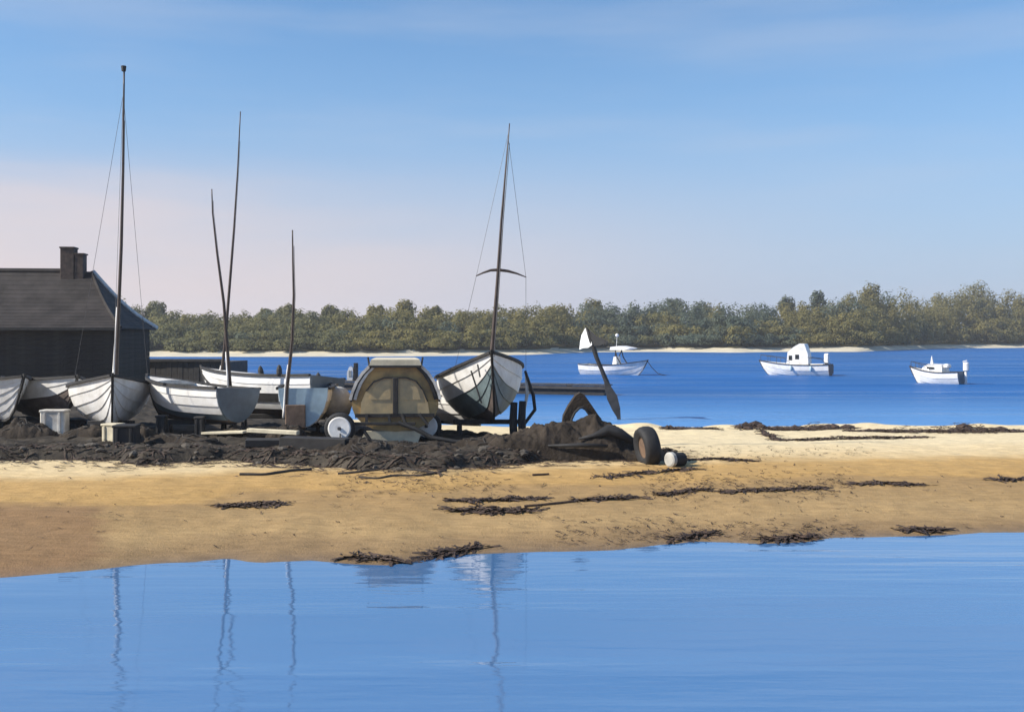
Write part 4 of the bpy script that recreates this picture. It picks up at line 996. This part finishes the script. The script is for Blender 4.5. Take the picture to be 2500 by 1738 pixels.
# ------------------------------------------------------------------ seaweed, driftwood and rope on the sand
def wrack(px0, py0, px1, py1, thick, n, lab, seed, name='seaweed_clump', cat='seaweed', hgt=0.05, m_='weed'):
    rr_ = random.Random(seed); a, b_ = ground(px0, py0), ground(px1, py1); c = (a + b_) / 2
    mb_ = MB(); dv = b_ - a; ang = math.atan2(dv.y, dv.x); L = dv.length
    zf = lambda x, y: gz(x, y)
    for _ in range(n):
        s = rr_.random(); q = a.lerp(b_, s); w = thick * (0.35 + math.sin(PI * min(1, max(0, s + rr_.uniform(-.15, .15)))))
        x = q.x + rr_.gauss(0, .04); y = q.y + rr_.gauss(0, w * 0.5)
        ribbon(mb_, (x, y, 0), ang + rr_.gauss(0, .45) + (PI if rr_.random() < .5 else 0), rr_.uniform(.10, .34), rr_.uniform(.010, .03), rr_, zf, hgt * rr_.random() * max(0.2, math.sin(PI * s)))
    # a knotted core so the heap has body
    k = max(2, int(L / 0.10))
    for i in range(k):
        s = (i + .5) / k
        if rr_.random() < .25: continue
        q = a.lerp(b_, s); y = q.y + rr_.gauss(0, thick * .25); rock(mb_, (q.x, y, gz(q.x, y) + .005), thick * rr_.uniform(.12, .30) + .008, rr_)
    o = mb_.build(name, m_, None, fix=False); o.data.transform(Matrix.Translation(-c)); o.location = c
    tag(o, lab, cat, 'seaweed and driftwood on the sand'); return o
W = [(540, 1236, 690, 1232, .12, 170, 'solid dark seaweed clump alone on the left sand'),
     (1105, 1222, 1320, 1218, .09, 190, 'long upper strip of the big dark seaweed tangle at the centre of the sand'),
     (1090, 1244, 1240, 1246, .08, 120, 'lower left part of the big dark seaweed tangle at the centre'),
     (1190, 1254, 1310, 1246, .10, 120, 'lower right part of the big dark seaweed tangle at the centre'),
     (1418, 1222, 1548, 1216, .08, 110, 'short dark seaweed strip right of the big tangle'),
     (1622, 1208, 1662, 1204, .12, 60, 'small triangular seaweed heap right of the short strip'),
     (1672, 1199, 1728, 1198, .06, 50, 'thin curl of seaweed between the triangular heap and the long strip'),
     (1782, 1202, 2015, 1191, .08, 200, 'long dark seaweed strip on the right sand'),
     (2085, 1182, 2245, 1184, .09, 160, 'dark seaweed strip right of the long strip'),
     (2425, 1172, 2500, 1171, .05, 60, 'thin seaweed line at the right edge'),
     (2205, 1296, 2300, 1293, .07, 110, 'seaweed bundle at the waterline on the right'),
     (1870, 1320, 1985, 1312, .07, 130, 'brown seaweed at the waterline below the long strip'),
     (1035, 1362, 1175, 1334, .06, 130, 'slanting line of seaweed at the waterline below the big tangle'),
     (850, 1362, 985, 1372, .05, 90, 'broken seaweed line at the waterline left of the slanting one'),
     (1640, 1320, 1735, 1300, .06, 90, 'tufted seaweed at the waterline below the triangular heap')]
for i, (a, b_, c_, d_, t_, n_, lab) in enumerate(W): wrack(a, b_, c_, d_, t_ * 0.75, int(n_ * 0.8), lab, 100 + i, hgt=.035)
wrack(1690, 1145, 1460, 1165, .05, 120, 'brown strip of seaweed just below the tyre', 130, hgt=.03)
wrack(1670, 1124, 1840, 1126, .07, 150, 'dark seaweed strip trailing right from the drum', 131, hgt=.03)
for i, (a, b_, c_, d_, t_, n_, lab) in enumerate([(1625, 1046, 1745, 1050, .55, 320, 'brown weed patch at the bay side of the sand, nearest the tyre'),
        (1800, 1046, 2080, 1045, .75, 800, 'long brown weed band at the bay edge below the wheelhouse boat'),
        (2070, 1052, 2500, 1054, .65, 950, 'long dark weed band along the bay edge on the right'),
        (1905, 1076, 2260, 1068, .26, 380, 'thin dark weed line in front of the bay edge bands'),
        (1862, 1052, 1900, 1076, .35, 150, 'small pointed weed tongue under the long brown band')]):
    wrack(a, b_, c_, d_, t_, n_, lab, 140 + i, hgt=.07)
rr = random.Random(12); mb = MB()
for _ in range(1500):
    m_ = rr.random()
    if m_ < .34: px, py = rr.uniform(1560, 2080), rr.gauss(1185, 20)
    elif m_ < .5: px, py = rr.uniform(820, 1250), rr.gauss(1185, 18)
    elif m_ < .62: px, py = rr.uniform(1650, 2150), rr.gauss(1105, 10)
    elif m_ < .86: px, py = rr.uniform(1350, 2100), rr.gauss(1300, 18)
    else: px, py = rr.uniform(60, 2480), rr.uniform(1150, 1350)
    if py < 1070 or py > interp(near_px, px) - 4: continue
    p = ground(px, py); ribbon(mb, p, rr.gauss(0, .5), rr.uniform(.03, .16), rr.uniform(.004, .013), rr, gz, .006)
tag(mb.build('beach_litter', 'weed', fix=False), 'scattered dry weed flecks over the sand', 'seaweed', kind='stuff')
def rope_thing(pts, r0, lab, name='rope', cat='rope', m_='rope'):
    P_ = [ground(*p_) + Vector((0, 0, r0 * .7)) for p_ in pts]; c = P_[0]
    sm = []
    for i in range(len(P_) - 1):
        p0, p1, p2, p3 = P_[max(0, i - 1)], P_[i], P_[i + 1], P_[min(len(P_) - 1, i + 2)]
        for k in range(5):
            t = k / 5; sm.append(0.5 * ((2 * p1) + (-p0 + p2) * t + (2 * p0 - 5 * p1 + 4 * p2 - p3) * t * t + (-p0 + 3 * p1 - 3 * p2 + p3) * t ** 3))
    sm.append(P_[-1])
    for v in sm: v.z = gz(v.x, v.y) + r0 * .7
    o = MB().tube([v - c for v in sm], r0, 6).build(name, m_, None); o.location = c; tag(o, lab, cat)
rope_thing([(825, 1158), (880, 1153), (940, 1146), (1010, 1152), (1060, 1154)], 0.022, 'dark rope lying on the sand below the trailer')
rope_thing([(876, 1166), (925, 1168), (970, 1162), (1030, 1160), (1090, 1152)], 0.018, 'second thin rope on the sand nearest the water below the trailer')
rope_thing([(585, 1160), (650, 1160), (700, 1152), (760, 1148)], 0.025, 'dark stick lying on the sand below the heavy beam', 'driftwood_stick', 'driftwood', 'dark')
rope_thing([(1300, 1160), (1340, 1159)], 0.02, 'short driftwood stick on the sand below the tarpaulin heap', 'driftwood_stick', 'driftwood', 'weed')
rope_thing([(1280, 1238), (1340, 1232), (1400, 1226)], 0.02, 'thin seaweed stalk reaching right from the big tangle', 'seaweed_stalk', 'seaweed', 'weed')

# ------------------------------------------------------------------ thin sea haze over the bay
hz = bpy.data.materials.new('sea_haze'); hz.use_nodes = True; nt = hz.node_tree; nt.nodes.clear()
pv = nt.nodes.new('ShaderNodeVolumePrincipled'); pv.inputs['Color'].default_value = (0.93, 0.95, 1.0, 1); pv.inputs['Density'].default_value = 0.0005; pv.inputs['Anisotropy'].default_value = 0.2
om = nt.nodes.new('ShaderNodeOutputMaterial'); nt.links.new(pv.outputs[0], om.inputs['Volume'])
hb_ = MB().box((0, 330, 12.0), (1300, 860, 28.0)).build('haze', hz)
tag(hb_, 'thin pale sea haze in the air over the whole bay', 'haze', kind='stuff')
